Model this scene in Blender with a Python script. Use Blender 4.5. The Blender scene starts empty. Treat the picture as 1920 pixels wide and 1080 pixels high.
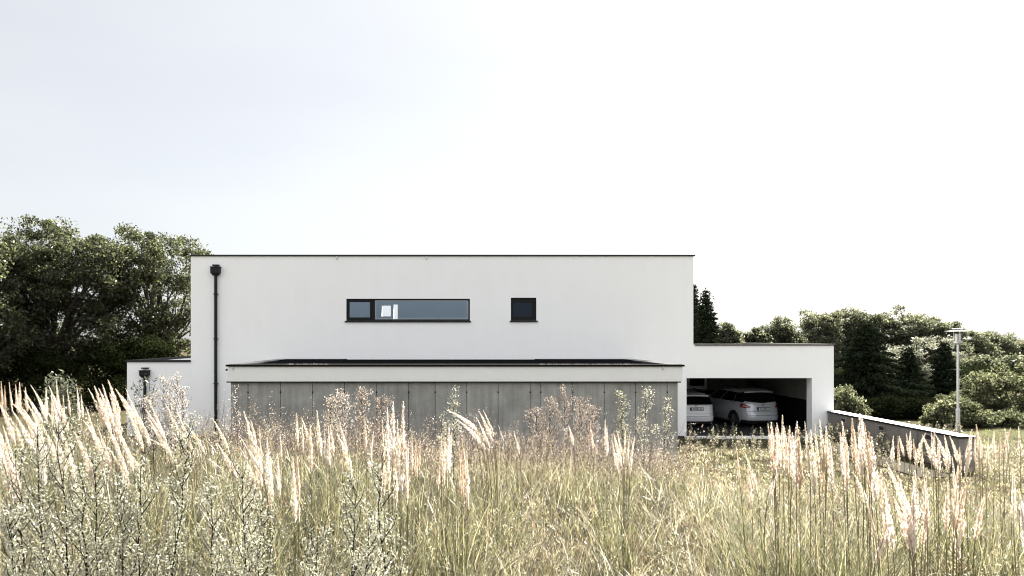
import bpy, bmesh, math, random
import numpy as np
from mathutils import Vector, Matrix, Quaternion

S = bpy.context.scene
C = S.collection
PI = math.pi
R = math.radians
rng = np.random.default_rng(7)
random.seed(7)

# ------------------------------------------------------------------ camera
EYE = 3.72
F = 1280.0            # focal length in photograph pixels (1920 wide)
CX, CY = 855.0, 635.0  # vanishing point of the lines that run away from the camera
cam_d = bpy.data.cameras.new('camera')
cam = bpy.data.objects.new('camera', cam_d)
C.objects.link(cam)
cam.location = (0, 0, EYE)
cam.rotation_euler = (R(90), 0, 0)
cam_d.sensor_width = 36
cam_d.lens = 24
cam_d.shift_x = (960 - CX) / 1920
cam_d.shift_y = (CY - 540) / 1920
cam_d.clip_start = 0.05
cam_d.clip_end = 5000
S.camera = cam

# ------------------------------------------------------------------ light
SUN_AZ = 40.0    # degrees to the right of the view direction, behind the house
SUN_EL = 43.0
SKY_STRENGTH = 0.052
SUN_STRENGTH = 5.0
world = bpy.data.worlds.new('World')
S.world = world
world.use_nodes = True
wn = world.node_tree
bg = wn.nodes['Background']
sky = wn.nodes.new('ShaderNodeTexSky')
sky.sky_type = 'NISHITA'
sky.sun_disc = False
sky.sun_elevation = R(SUN_EL)
sky.sun_rotation = R(SUN_AZ)
sky.air_density = 1.0
sky.dust_density = 2.0
sky.ozone_density = 1.0
hsv = wn.nodes.new('ShaderNodeHueSaturation')
hsv.inputs['Saturation'].default_value = 0.42
wn.links.new(sky.outputs[0], hsv.inputs['Color'])
# sunlit fair weather clouds in the half of the sky that the house front faces (hinted at in its windows; added this bright to lift its wall)
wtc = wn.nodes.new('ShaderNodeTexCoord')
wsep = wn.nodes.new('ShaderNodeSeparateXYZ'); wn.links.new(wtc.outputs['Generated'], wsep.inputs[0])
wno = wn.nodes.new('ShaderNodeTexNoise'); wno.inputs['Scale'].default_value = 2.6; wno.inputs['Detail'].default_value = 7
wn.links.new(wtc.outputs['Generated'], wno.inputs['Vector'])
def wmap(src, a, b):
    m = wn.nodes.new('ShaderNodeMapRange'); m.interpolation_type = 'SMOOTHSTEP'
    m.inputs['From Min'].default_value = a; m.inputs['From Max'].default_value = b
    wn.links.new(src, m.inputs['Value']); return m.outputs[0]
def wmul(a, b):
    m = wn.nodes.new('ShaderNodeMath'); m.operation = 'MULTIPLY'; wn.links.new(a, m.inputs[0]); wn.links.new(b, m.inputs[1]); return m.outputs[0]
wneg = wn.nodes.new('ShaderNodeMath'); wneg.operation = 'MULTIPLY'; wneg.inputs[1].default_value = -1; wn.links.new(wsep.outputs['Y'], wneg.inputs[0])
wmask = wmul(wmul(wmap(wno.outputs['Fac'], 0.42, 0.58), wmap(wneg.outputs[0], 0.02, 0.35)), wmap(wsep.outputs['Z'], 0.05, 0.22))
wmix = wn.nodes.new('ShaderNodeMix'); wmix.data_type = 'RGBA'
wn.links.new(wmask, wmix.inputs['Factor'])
# thin high haze that evens out the sky, with faint streaks
wmp = wn.nodes.new('ShaderNodeMapping'); wmp.inputs['Scale'].default_value = (1.2, 1.2, 4.0); wn.links.new(wtc.outputs['Generated'], wmp.inputs[0])
wst = wn.nodes.new('ShaderNodeTexNoise'); wst.inputs['Scale'].default_value = 1.6; wst.inputs['Detail'].default_value = 5; wn.links.new(wmp.outputs[0], wst.inputs['Vector'])
wvr = wn.nodes.new('ShaderNodeValToRGB'); ve = wvr.color_ramp.elements
ve[0].position = 0.35; ve[1].position = 0.65
VEIL = 3.75
ve[0].color = (VEIL * 0.95, VEIL * 0.97, VEIL * 1.0, 1); ve[1].color = (VEIL * 1.06, VEIL * 1.07, VEIL * 1.08, 1)
wn.links.new(wst.outputs['Fac'], wvr.inputs[0])
wve = wn.nodes.new('ShaderNodeMix'); wve.data_type = 'RGBA'; wve.inputs['Factor'].default_value = 0.62
wn.links.new(hsv.outputs[0], wve.inputs[6]); wn.links.new(wvr.outputs[0], wve.inputs[7])
wn.links.new(wve.outputs[2], wmix.inputs[6])
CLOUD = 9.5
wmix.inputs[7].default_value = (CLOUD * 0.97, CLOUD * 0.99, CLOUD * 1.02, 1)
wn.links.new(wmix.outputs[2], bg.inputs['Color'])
bg.inputs['Strength'].default_value = SKY_STRENGTH
sun_d = bpy.data.lights.new('sun', 'SUN')
sun_d.energy = SUN_STRENGTH
sun_d.angle = R(0.5)
sun_d.color = (1.0, 0.94, 0.85)
sun = bpy.data.objects.new('sun', sun_d)
C.objects.link(sun)
sdir = Vector((math.sin(R(SUN_AZ)) * math.cos(R(SUN_EL)), math.cos(R(SUN_AZ)) * math.cos(R(SUN_EL)), math.sin(R(SUN_EL))))
sun.rotation_euler = sdir.to_track_quat('Z', 'Y').to_euler()
sun.location = (20, 40, 40)
vs = S.view_settings
vs.view_transform = 'Standard'
vs.look = 'None'
vs.gamma = 1
vs.exposure = 2.06
try:
    vs.use_curve_mapping = False
except Exception:
    pass
S.cycles.max_bounces = 8
S.cycles.transparent_max_bounces = 12
S.cycles.diffuse_bounces = 4
S.cycles.use_denoising = True
S.cycles.filter_width = 1.1

# ------------------------------------------------------------------ helpers
def at(px, py, D):
    """point seen at a photograph pixel, D metres away from the camera plane"""
    return Vector(((px - CX) * D / F, D, EYE - (py - CY) * D / F))

def tag(o, label=None, cat=None, group=None, kind=None):
    if label: o['label'] = label
    if cat: o['category'] = cat
    if group: o['group'] = group
    if kind: o['kind'] = kind
    return o

def empty(name, loc=(0, 0, 0), rz=0.0, label=None, cat=None, group=None, parent=None):
    o = bpy.data.objects.new(name, None)
    C.objects.link(o)
    o.location = loc
    o.rotation_euler = (0, 0, rz)
    o.empty_display_size = 0.2
    if parent: o.parent = parent
    return tag(o, label, cat, group)

def link(name, data, parent=None, loc=None):
    o = bpy.data.objects.new(name, data)
    C.objects.link(o)
    if parent: o.parent = parent
    if loc is not None: o.location = loc
    return o

class MB:
    """collects simple solids and links them as one mesh"""
    def __init__(s): s.v = []; s.f = []
    def add(s, V, Fc):
        n = len(s.v); s.v += [tuple(p) for p in V]; s.f += [tuple(i + n for i in f) for f in Fc]
        return s
    def box(s, x0, x1, y0, y1, z0, z1):
        V = [(x0, y0, z0), (x1, y0, z0), (x1, y1, z0), (x0, y1, z0), (x0, y0, z1), (x1, y0, z1), (x1, y1, z1), (x0, y1, z1)]
        return s.add(V, [(0, 3, 2, 1), (4, 5, 6, 7), (0, 1, 5, 4), (1, 2, 6, 5), (2, 3, 7, 6), (3, 0, 4, 7)])
    def tube(s, pts, rads, n=6, cap=True):
        pts = [Vector(p) for p in pts]; V = []; Fc = []
        for i, p in enumerate(pts):
            d = (pts[min(i + 1, len(pts) - 1)] - pts[max(i - 1, 0)]).normalized()
            a = d.cross(Vector((0.31, 0.95, 0.05)))
            if a.length < 1e-3: a = d.cross(Vector((1, 0, 0)))
            a.normalize(); b = d.cross(a)
            for k in range(n):
                t = 2 * PI * k / n
                V.append(p + rads[i] * (math.cos(t) * a + math.sin(t) * b))
        for i in range(len(pts) - 1):
            for k in range(n):
                k2 = (k + 1) % n
                Fc.append((i * n + k, i * n + k2, (i + 1) * n + k2, (i + 1) * n + k))
        if cap:
            Fc.append(tuple(range(n - 1, -1, -1))); Fc.append(tuple(range((len(pts) - 1) * n, len(pts) * n)))
        return s.add(V, Fc)
    def cyl(s, x, y, prof, n=24):
        """lathe about a vertical axis; prof = [(r, z)...]"""
        return s.tube([(x, y, z) for r, z in prof], [r for r, z in prof], n) if False else s._lathe(x, y, prof, n)
    def _lathe(s, x, y, prof, n):
        V = []; Fc = []
        for r, z in prof:
            for k in range(n):
                t = 2 * PI * k / n
                V.append((x + r * math.cos(t), y + r * math.sin(t), z))
        m = len(prof)
        for i in range(m - 1):
            for k in range(n):
                k2 = (k + 1) % n
                Fc.append((i * n + k, i * n + k2, (i + 1) * n + k2, (i + 1) * n + k))
        Fc.append(tuple(range(n - 1, -1, -1))); Fc.append(tuple(range((m - 1) * n, m * n)))
        return s.add(V, Fc)
    def grid(s, P, flip=False):
        """P: rows x cols of points"""
        r = len(P); c = len(P[0]); V = [p for row in P for p in row]; Fc = []
        for i in range(r - 1):
            for j in range(c - 1):
                q = (i * c + j, i * c + j + 1, (i + 1) * c + j + 1, (i + 1) * c + j)
                Fc.append(q[::-1] if flip else q)
        return s.add(V, Fc)
    def build(s, name, m, parent=None, bevel=0.0, smooth=False, loc=None, fix=True):
        me = bpy.data.meshes.new(name)
        me.from_pydata(s.v, [], s.f)
        if fix or bevel:
            bm = bmesh.new(); bm.from_mesh(me)
            bmesh.ops.recalc_face_normals(bm, faces=bm.faces)
            if bevel:
                bmesh.ops.bevel(bm, geom=[e for e in bm.edges if len(e.link_faces) == 2 and e.calc_face_angle(0) > 0.6], offset=bevel, segments=2, affect='EDGES', profile=0.5)
            bm.to_mesh(me); bm.free()
        me.materials.append(m)
        if smooth:
            me.polygons.foreach_set('use_smooth', [True] * len(me.polygons))
        me.update()
        return link(name, me, parent, loc)

def wall_xz(mb, x0, x1, z0, z1, y0, y1, holes):
    """wall in the XZ plane, y0..y1 thick, with rectangular openings (x0,x1,z0,z1)"""
    xs = sorted({x0, x1, *[h[0] for h in holes], *[h[1] for h in holes]})
    zs = sorted({z0, z1, *[h[2] for h in holes], *[h[3] for h in holes]})
    xs = [x for x in xs if x0 <= x <= x1]; zs = [z for z in zs if z0 <= z <= z1]
    def solid(i, j):
        if i < 0 or j < 0 or i >= len(xs) - 1 or j >= len(zs) - 1: return False
        cx = (xs[i] + xs[i + 1]) / 2; cz = (zs[j] + zs[j + 1]) / 2
        return not any(h[0] < cx < h[1] and h[2] < cz < h[3] for h in holes)
    for i in range(len(xs) - 1):
        for j in range(len(zs) - 1):
            if not solid(i, j): continue
            a, b, c, d = xs[i], xs[i + 1], zs[j], zs[j + 1]
            V = [(a, y0, c), (b, y0, c), (b, y0, d), (a, y0, d), (a, y1, c), (b, y1, c), (b, y1, d), (a, y1, d)]
            Fc = [(0, 1, 2, 3), (5, 4, 7, 6)]
            if not solid(i - 1, j): Fc.append((4, 0, 3, 7))
            if not solid(i + 1, j): Fc.append((1, 5, 6, 2))
            if not solid(i, j - 1): Fc.append((4, 5, 1, 0))
            if not solid(i, j + 1): Fc.append((3, 2, 6, 7))
            mb.add(V, Fc)

def np_mesh(name, V, Q, m, parent=None, col=None, smooth=False, loc=None):
    """mesh from numpy vertices and quads (or triangles), optional colour per vertex"""
    me = bpy.data.meshes.new(name)
    V = np.asarray(V, dtype=np.float32).reshape(-1, 3)
    Q = np.asarray(Q, dtype=np.int32)
    k = Q.shape[1]
    me.vertices.add(len(V)); me.vertices.foreach_set('co', V.ravel())
    me.loops.add(Q.size); me.loops.foreach_set('vertex_index', Q.ravel())
    me.polygons.add(len(Q))
    me.polygons.foreach_set('loop_start', np.arange(0, Q.size, k, dtype=np.int32))
    me.polygons.foreach_set('loop_total', np.full(len(Q), k, dtype=np.int32))
    me.update(calc_edges=True)
    if col is not None:
        a = me.color_attributes.new('tint', 'FLOAT_COLOR', 'POINT')
        c4 = np.ones((len(V), 4), dtype=np.float32); c4[:, :3] = col
        a.data.foreach_set('color', c4.ravel())
    me.materials.append(m)
    if smooth: me.polygons.foreach_set('use_smooth', np.ones(len(Q), dtype=bool))
    if name is None: return me
    return link(name, me, parent, loc)

def data_only(o):
    me = o.data; bpy.data.objects.remove(o); return me

# ------------------------------------------------------------------ materials
def mat(name):
    m = bpy.data.materials.new(name); m.use_nodes = True
    nt = m.node_tree; nt.nodes.clear()
    out = nt.nodes.new('ShaderNodeOutputMaterial')
    return m, nt, out

def principled(name, col, rough=0.6, metal=0.0, spec=0.5, noise=0.0, nscale=8.0, bump=0.0, bscale=60.0, coat=0.0, stretch=(1, 1, 1)):
    m, nt, out = mat(name)
    p = nt.nodes.new('ShaderNodeBsdfPrincipled')
    nt.links.new(p.outputs[0], out.inputs[0])
    p.inputs['Roughness'].default_value = rough
    p.inputs['Metallic'].default_value = metal
    p.inputs['Specular IOR Level'].default_value = spec
    p.inputs['Coat Weight'].default_value = coat
    tc = nt.nodes.new('ShaderNodeTexCoord'); mp = nt.nodes.new('ShaderNodeMapping')
    mp.inputs['Scale'].default_value = stretch
    nt.links.new(tc.outputs['Object'], mp.inputs[0])
    if noise:
        n = nt.nodes.new('ShaderNodeTexNoise'); n.inputs['Scale'].default_value = nscale; n.inputs['Detail'].default_value = 8; n.inputs['Roughness'].default_value = 0.65
        nt.links.new(mp.outputs[0], n.inputs['Vector'])
        r = nt.nodes.new('ShaderNodeValToRGB')
        r.color_ramp.elements[0].position = 0.3; r.color_ramp.elements[1].position = 0.7
        r.color_ramp.elements[0].color = (*[c * (1 - noise) for c in col], 1); r.color_ramp.elements[1].color = (*[min(1, c * (1 + noise)) for c in col], 1)
        nt.links.new(n.outputs['Fac'], r.inputs[0]); nt.links.new(r.outputs[0], p.inputs['Base Color'])
    else:
        p.inputs['Base Color'].default_value = (*col, 1)
    if bump:
        n2 = nt.nodes.new('ShaderNodeTexNoise'); n2.inputs['Scale'].default_value = bscale; n2.inputs['Detail'].default_value = 4
        nt.links.new(tc.outputs['Object'], n2.inputs['Vector'])
        b = nt.nodes.new('ShaderNodeBump'); b.inputs['Strength'].default_value = bump; b.inputs['Distance'].default_value = 0.02
        nt.links.new(n2.outputs['Fac'], b.inputs['Height']); nt.links.new(b.outputs[0], p.inputs['Normal'])
    return m

def leafmat(name, trans=0.5, gain=1.0, tgain=1.0, gloss=0.0):
    """leaf: colour from the mesh, light passes through"""
    m, nt, out = mat(name)
    a = nt.nodes.new('ShaderNodeVertexColor'); a.layer_name = 'tint'
    d = nt.nodes.new('ShaderNodeBsdfDiffuse'); t = nt.nodes.new('ShaderNodeBsdfTranslucent')
    mx = nt.nodes.new('ShaderNodeMixShader'); mx.inputs[0].default_value = trans
    for k_, node in ((gain, d), (tgain, t)):
        sc = nt.nodes.new('ShaderNodeVectorMath'); sc.operation = 'SCALE'; sc.inputs['Scale'].default_value = k_
        nt.links.new(a.outputs['Color'], sc.inputs[0]); nt.links.new(sc.outputs[0], node.inputs['Color'])
    nt.links.new(d.outputs[0], mx.inputs[1]); nt.links.new(t.outputs[0], mx.inputs[2])
    last = mx
    if gloss:
        g = nt.nodes.new('ShaderNodeBsdfGlossy'); g.inputs['Roughness'].default_value = 0.38
        g.inputs['Color'].default_value = (1, 1, 1, 1)
        m2 = nt.nodes.new('ShaderNodeMixShader'); m2.inputs[0].default_value = gloss
        nt.links.new(mx.outputs[0], m2.inputs[1]); nt.links.new(g.outputs[0], m2.inputs[2]); last = m2
    nt.links.new(last.outputs[0], out.inputs[0])
    return m

M = {}
M['plaster'] = principled('white_plaster', (0.88, 0.88, 0.88), 0.9, spec=0.2, noise=0.012, nscale=1.3, bump=0.12, bscale=140)
def streaks(m, amount, sx, sz):
    nt = m.node_tree; p = next(n for n in nt.nodes if n.type == 'BSDF_PRINCIPLED')
    src = p.inputs['Base Color'].links[0].from_socket
    tc = nt.nodes.new('ShaderNodeTexCoord'); mp = nt.nodes.new('ShaderNodeMapping'); mp.inputs['Scale'].default_value = (sx, sx, sz)
    nt.links.new(tc.outputs['Object'], mp.inputs[0])
    n = nt.nodes.new('ShaderNodeTexNoise'); n.inputs['Scale'].default_value = 1; n.inputs['Detail'].default_value = 6; n.inputs['Roughness'].default_value = 0.6
    nt.links.new(mp.outputs[0], n.inputs['Vector'])
    r = nt.nodes.new('ShaderNodeValToRGB'); r.color_ramp.elements[0].position = 0.36; r.color_ramp.elements[1].position = 0.6
    v = 1 - amount; r.color_ramp.elements[0].color = (v, v, v * 0.985, 1); r.color_ramp.elements[1].color = (1, 1, 1, 1)
    nt.links.new(n.outputs['Fac'], r.inputs[0])
    mx = nt.nodes.new('ShaderNodeMix'); mx.data_type = 'RGBA'; mx.blend_type = 'MULTIPLY'; mx.inputs['Factor'].default_value = 1
    nt.links.new(src, mx.inputs[6]); nt.links.new(r.outputs[0], mx.inputs[7]); nt.links.new(mx.outputs[2], p.inputs['Base Color'])
streaks(M['plaster'], 0.010, 2.2, 0.25)
M['band'] = principled('band_plaster', (0.74, 0.74, 0.72), 0.9, spec=0.2, noise=0.025, nscale=2.0, bump=0.25, bscale=140)
M['dark_metal'] = principled('anthracite_metal', (0.010, 0.010, 0.012), 0.55, 0.0, spec=0.25, noise=0.15, nscale=6)
M['coping'] = principled('coping_sheet_metal', (0.022, 0.022, 0.024), 0.6, 0.0, spec=0.2, noise=0.12, nscale=5)
M['frame'] = principled('window_frame_coat', (0.006, 0.006, 0.007), 0.5, spec=0.2)
M['side_coping'] = principled('side_coping_metal', (0.05, 0.05, 0.052), 0.3, 0.0, spec=0.5)  # lighter, glossier copy of the coping, so the sides read as sunlit
M['black_coping'] = principled('matt_black_coping', (0.008, 0.008, 0.009), 0.9, spec=0.05)  # darker, duller copy of the same coping for the garage front
M['membrane'] = principled('roof_membrane', (0.009, 0.009, 0.010), 1.0, spec=0.0, noise=0.3, nscale=3)
M['gravel'] = principled('roof_gravel', (0.30, 0.29, 0.28), 0.95, noise=0.5, nscale=40, bump=0.9, bscale=60)
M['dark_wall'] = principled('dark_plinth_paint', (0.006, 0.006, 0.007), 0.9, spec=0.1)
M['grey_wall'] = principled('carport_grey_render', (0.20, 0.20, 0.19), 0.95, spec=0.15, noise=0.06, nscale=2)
M['room'] = principled('room_paint', (0.10, 0.105, 0.11), 0.9)
M['white_pvc'] = principled('white_window_plastic', (0.8, 0.8, 0.8), 0.35)
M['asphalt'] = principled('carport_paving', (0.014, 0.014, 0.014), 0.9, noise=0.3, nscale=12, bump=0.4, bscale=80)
M['lane'] = principled('pale_concrete_paving', (0.07, 0.065, 0.052), 1.0, spec=0.03, noise=0.25, nscale=5, bump=0.4, bscale=50)
M['kerb'] = principled('kerb_concrete', (0.82, 0.80, 0.78), 0.85, noise=0.1, nscale=9)
M['steel'] = principled('galvanised_steel', (0.52, 0.53, 0.54), 0.42, 0.55, noise=0.1, nscale=14)
M['black_rubber'] = principled('black_rubber', (0.012, 0.012, 0.012), 0.8)
M['black_plastic'] = principled('black_plastic', (0.02, 0.02, 0.022), 0.5)
M['rim'] = principled('alloy_rim', (0.2, 0.2, 0.21), 0.3, 0.8)
M['white_paint'] = principled('white_car_paint', (0.66, 0.67, 0.69), 0.3, coat=0.6)
M['silver_paint'] = principled('silver_white_car_paint', (0.50, 0.52, 0.55), 0.28, 0.15, coat=0.7)
M['car_glass'] = principled('tinted_car_glass', (0.004, 0.004, 0.005), 0.06, spec=0.5)
M['red_lens'] = principled('red_lens', (0.22, 0.015, 0.02), 0.15, coat=0.5)
M['clear_lens'] = principled('clear_lens', (0.55, 0.45, 0.46), 0.15, coat=0.5)
M['plate_white'] = principled('plate_white', (0.75, 0.75, 0.75), 0.4)
M['plate_blue'] = principled('plate_blue', (0.02, 0.05, 0.25), 0.4)
M['ink'] = principled('plate_ink', (0.01, 0.01, 0.012), 0.5)
M['chrome'] = principled('chrome', (0.55, 0.56, 0.58), 0.12, 1.0)
M['bark'] = principled('bark', (0.05, 0.042, 0.034), 0.95, noise=0.4, nscale=9, bump=0.8, bscale=14, stretch=(1, 1, 0.2))
M['stem_dark'] = principled('dark_weed_stem', (0.012, 0.008, 0.006), 0.9, spec=0.1)
M['stem_straw'] = principled('straw_stem', (0.17, 0.145, 0.08), 0.9, spec=0.15)
M['leaf'] = leafmat('tree_leaf', 0.55, 0.42, 2.0, gloss=0.03)
M['hedge_leaf'] = leafmat('hedge_leaf', 0.5, 0.26, 2.0, gloss=0.012)
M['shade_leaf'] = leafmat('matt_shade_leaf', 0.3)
M['needle'] = leafmat('spruce_needles', 0.15)
M['grass'] = leafmat('grass_blade', 0.55, 0.20, 1.27, gloss=0.07)
M['plume'] = leafmat('feathery_plume', 0.55, 0.95, 1.2)
M['weed'] = leafmat('weed_leaf', 0.52, 0.42, 1.45, gloss=0.06)

def glass_mat(name, refl, tint, blur=0.0, gcol=(0.62, 0.80, 1.0)):
    m, nt, out = mat(name)
    tr = nt.nodes.new('ShaderNodeBsdfTransparent'); tr.inputs[0].default_value = (*tint, 1)
    g = nt.nodes.new('ShaderNodeBsdfGlossy'); g.inputs['Roughness'].default_value = blur; g.inputs['Color'].default_value = (*gcol, 1)
    mx = nt.nodes.new('ShaderNodeMixShader'); mx.inputs[0].default_value = refl
    nt.links.new(tr.outputs[0], mx.inputs[1]); nt.links.new(g.outputs[0], mx.inputs[2]); nt.links.new(mx.outputs[0], out.inputs[0])
    return m
M['pane'] = glass_mat('window_glass', 0.15, (0.97, 0.98, 0.99))
M['pane_dark'] = glass_mat('small_window_glass', 0.035, (0.28, 0.36, 0.46))
M['lamp_glass'] = glass_mat('frosted_lamp_glass', 0.35, (0.75, 0.75, 0.75), 0.4, (0.9, 0.9, 0.9))

def concrete_mat(name, base):
    m, nt, out = mat(name)
    p = nt.nodes.new('ShaderNodeBsdfPrincipled'); p.inputs['Roughness'].default_value = 0.85; p.inputs['Specular IOR Level'].default_value = 0.25
    nt.links.new(p.outputs[0], out.inputs[0])
    tc = nt.nodes.new('ShaderNodeTexCoord')
    n1 = nt.nodes.new('ShaderNodeTexNoise'); n1.inputs['Scale'].default_value = 1.6; n1.inputs['Detail'].default_value = 9; n1.inputs['Roughness'].default_value = 0.62
    nt.links.new(tc.outputs['Object'], n1.inputs['Vector'])
    mp = nt.nodes.new('ShaderNodeMapping'); mp.inputs['Scale'].default_value = (7, 7, 0.5); nt.links.new(tc.outputs['Object'], mp.inputs[0])
    n2 = nt.nodes.new('ShaderNodeTexNoise'); n2.inputs['Scale'].default_value = 1.2; n2.inputs['Detail'].default_value = 5; nt.links.new(mp.outputs[0], n2.inputs['Vector'])
    mx = nt.nodes.new('ShaderNodeMix'); mx.data_type = 'FLOAT'; mx.inputs[0].default_value = 0.4
    nt.links.new(n1.outputs['Fac'], mx.inputs[2]); nt.links.new(n2.outputs['Fac'], mx.inputs[3])
    r = nt.nodes.new('ShaderNodeValToRGB'); e = r.color_ramp.elements
    e[0].position = 0.32; e[1].position = 0.68
    e[0].color = (*[c * 0.66 for c in base], 1); e[1].color = (*[c * 1.32 for c in base], 1)
    nt.links.new(mx.outputs[0], r.inputs[0]); nt.links.new(r.outputs[0], p.inputs['Base Color'])
    n3 = nt.nodes.new('ShaderNodeTexNoise'); n3.inputs['Scale'].default_value = 70; nt.links.new(tc.outputs['Object'], n3.inputs['Vector'])
    b = nt.nodes.new('ShaderNodeBump'); b.inputs['Strength'].default_value = 0.2; b.inputs['Distance'].default_value = 0.01
    nt.links.new(n3.outputs['Fac'], b.inputs['Height']); nt.links.new(b.outputs[0], p.inputs['Normal'])
    return m
M['concrete'] = concrete_mat('shuttered_concrete', (0.275, 0.272, 0.255))
M['concrete_warm'] = concrete_mat('retaining_concrete', (0.21, 0.195, 0.18))

def ground_mat():
    m, nt, out = mat('meadow_soil')
    p = nt.nodes.new('ShaderNodeBsdfPrincipled'); p.inputs['Roughness'].default_value = 1.0; p.inputs['Specular IOR Level'].default_value = 0.05
    nt.links.new(p.outputs[0], out.inputs[0])
    tc = nt.nodes.new('ShaderNodeTexCoord')
    n1 = nt.nodes.new('ShaderNodeTexNoise'); n1.inputs['Scale'].default_value = 0.35; n1.inputs['Detail'].default_value = 10; n1.inputs['Roughness'].default_value = 0.7
    nt.links.new(tc.outputs['Object'], n1.inputs['Vector'])
    r = nt.nodes.new('ShaderNodeValToRGB'); e = r.color_ramp.elements
    e[0].position = 0.3; e[1].position = 0.72
    e[0].color = (0.03, 0.024, 0.014, 1); e[1].color = (0.12, 0.108, 0.06, 1)
    nt.links.new(n1.outputs['Fac'], r.inputs[0]); nt.links.new(r.outputs[0], p.inputs['Base Color'])
    n3 = nt.nodes.new('ShaderNodeTexNoise'); n3.inputs['Scale'].default_value = 14; n3.inputs['Detail'].default_value = 6; nt.links.new(tc.outputs['Object'], n3.inputs['Vector'])
    b = nt.nodes.new('ShaderNodeBump'); b.inputs['Strength'].default_value = 0.8; b.inputs['Distance'].default_value = 0.05
    nt.links.new(n3.outputs['Fac'], b.inputs['Height']); nt.links.new(b.outputs[0], p.inputs['Normal'])
    return m
M['ground'] = ground_mat()

# ------------------------------------------------------------------ ground
def smooth(a, b, x):
    t = np.clip((x - a) / (b - a), 0, 1); return t * t * (3 - 2 * t)

def gz(x, y):
    """height of the ground: a meadow shelf the camera stands on that falls away to the level of the house"""
    x = np.asarray(x, float); y = np.asarray(y, float)
    shelf = 2.07 - 0.055 * np.clip(x, -9, 8)
    fall = smooth(5.5, 19.0, y + 0.25 * np.clip(x, 0, 6))
    fall = np.maximum(fall, smooth(7.5, 12.5, x))
    lump = 0.05 * np.sin(x * 1.7 + 0.6 * y) + 0.04 * np.sin(y * 2.1 - x) + 0.03 * np.sin(3.3 * x)
    lump = lump * smooth(20, 15, y) * smooth(8.5, 6.5, x)
    return shelf * (1 - fall) + lump

def ground():
    def axis(lo, hi, step, far):
        a = list(np.arange(lo, hi + 1e-6, step)); d = step * 1.6; p = hi; q = lo; hi_l = []; lo_l = []
        while p < far:
            p += d; q -= d; d *= 1.5; hi_l.append(p); lo_l.append(q)
        return np.array(lo_l[::-1] + a + hi_l)
    xs = axis(-24, 24, 0.5, 2000); ys = axis(-8, 40, 0.5, 2000)
    X, Y = np.meshgrid(xs, ys); Z = gz(X, Y)
    V = np.stack([X, Y, Z], -1).reshape(-1, 3)
    r, c = X.shape
    i, j = np.meshgrid(np.arange(r - 1), np.arange(c - 1), indexing='ij')
    q = np.stack([i * c + j, i * c + j + 1, (i + 1) * c + j + 1, (i + 1) * c + j], -1).reshape(-1, 4)
    o = np_mesh('ground', V, q, M['ground'], smooth=True)
    o['kind'] = 'structure'
ground()

# ------------------------------------------------------------------ house
YF = 26.0     # plane of the front wall
XL, XR = -10.10, 9.04
ZT = 6.86
house = empty('house', (0, YF, 0), 0, 'white flat roofed house with a carport and a concrete clad garage block', 'house')
def H(mb, name, m, parent=house, bevel=0.0, smooth=False):
    o = mb.build(name, m, None, bevel, smooth)
    o.parent = parent
    # all house meshes are written in world coordinates
    root = parent; off = Vector((0, 0, 0))
    while root: off += root.location; root = root.parent
    for v in o.data.vertices: v.co -= off
    return o

W1 = (-4.18, 0.53, 4.40, 5.24)     # strip window
W2 = (2.09, 3.06, 4.41, 5.28)      # small window
OP = (8.78, 13.57, -0.5, 2.217)    # carport opening
mb = MB()
wall_xz(mb, XL, XR, -0.6, ZT, YF, YF + 0.36, [W1, W2, (8.78, 9.2, -0.7, 2.217)])
wall_xz(mb, XL, XR, -0.6, ZT, YF + 8.9, YF + 9.26, [(-3.80, -3.33, 4.86, 5.41), (-3.20, -2.98, 4.60, 5.47)])
mb.box(XL, XL + 0.36, YF + 0.36, YF + 8.9, -0.6, ZT)
mb.box(XR - 0.36, XR, YF + 0.36, YF + 8.9, 2.6, ZT)
H(mb, 'wall', M['plaster'])
mb = MB(); mb.box(XL + 0.36, XR - 0.36, YF + 0.36, YF + 8.9, 6.45, 6.7)
H(mb, 'roof', M['membrane'])
mb = MB()
mb.box(XL - 0.03, XR + 0.06, YF - 0.05, YF + 0.40, ZT, ZT + 0.055)
mb.box(XL - 0.03, XL + 0.40, YF + 0.40, YF + 8.86, ZT, ZT + 0.055)
mb.box(XR - 0.40, XR + 0.06, YF + 0.40, YF + 8.86, ZT, ZT + 0.055)
mb.box(XL - 0.03, XR + 0.06, YF + 8.86, YF + 9.31, ZT, ZT + 0.055)
cop = H(mb, 'roof_coping', M['coping'], bevel=0.006)
# small lightning clips under the main coping
for px in (632, 800):
    p = at(px, 480, YF)
    mb = MB(); mb.box(p.x - 0.02, p.x + 0.02, YF - 0.045, YF - 0.002, ZT - 0.12, ZT - 0.001)
    H(mb, 'coping_clip', M['steel'])
# rooms behind the windows
mb = MB()
mb.box(XL + 0.37, XR - 0.37, YF + 0.37, YF + 8.89, 3.40, 3.60)
mb.box(-5.4, -5.3, YF + 0.37, YF + 8.89, 3.60, 6.44)
mb.box(1.4, 1.5, YF + 0.37, YF + 8.89, 3.60, 6.44)
mb.box(1.5, 4.6, YF + 2.6, YF + 2.7, 3.60, 6.44)
mb.box(4.6, 4.7, YF + 0.37, YF + 2.7, 3.60, 6.44)
H(mb, 'room_partition', M['room'])

def frame_box(mb, x0, x1, z0, z1, y0, y1, l, r, b, t):
    mb.box(x0, x1, y0, y1, z0, z0 + b); mb.box(x0, x1, y0, y1, z1 - t, z1)
    mb.box(x0, x0 + l, y0, y1, z0 + b, z1 - t); mb.box(x1 - r, x1, y0, y1, z0 + b, z1 - t)

def win_part(wx, label=None):
    o = empty('window', (wx[0] + (wx[1] - wx[0]) / 2, 0.0, wx[2]), parent=house)
    return o
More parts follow.
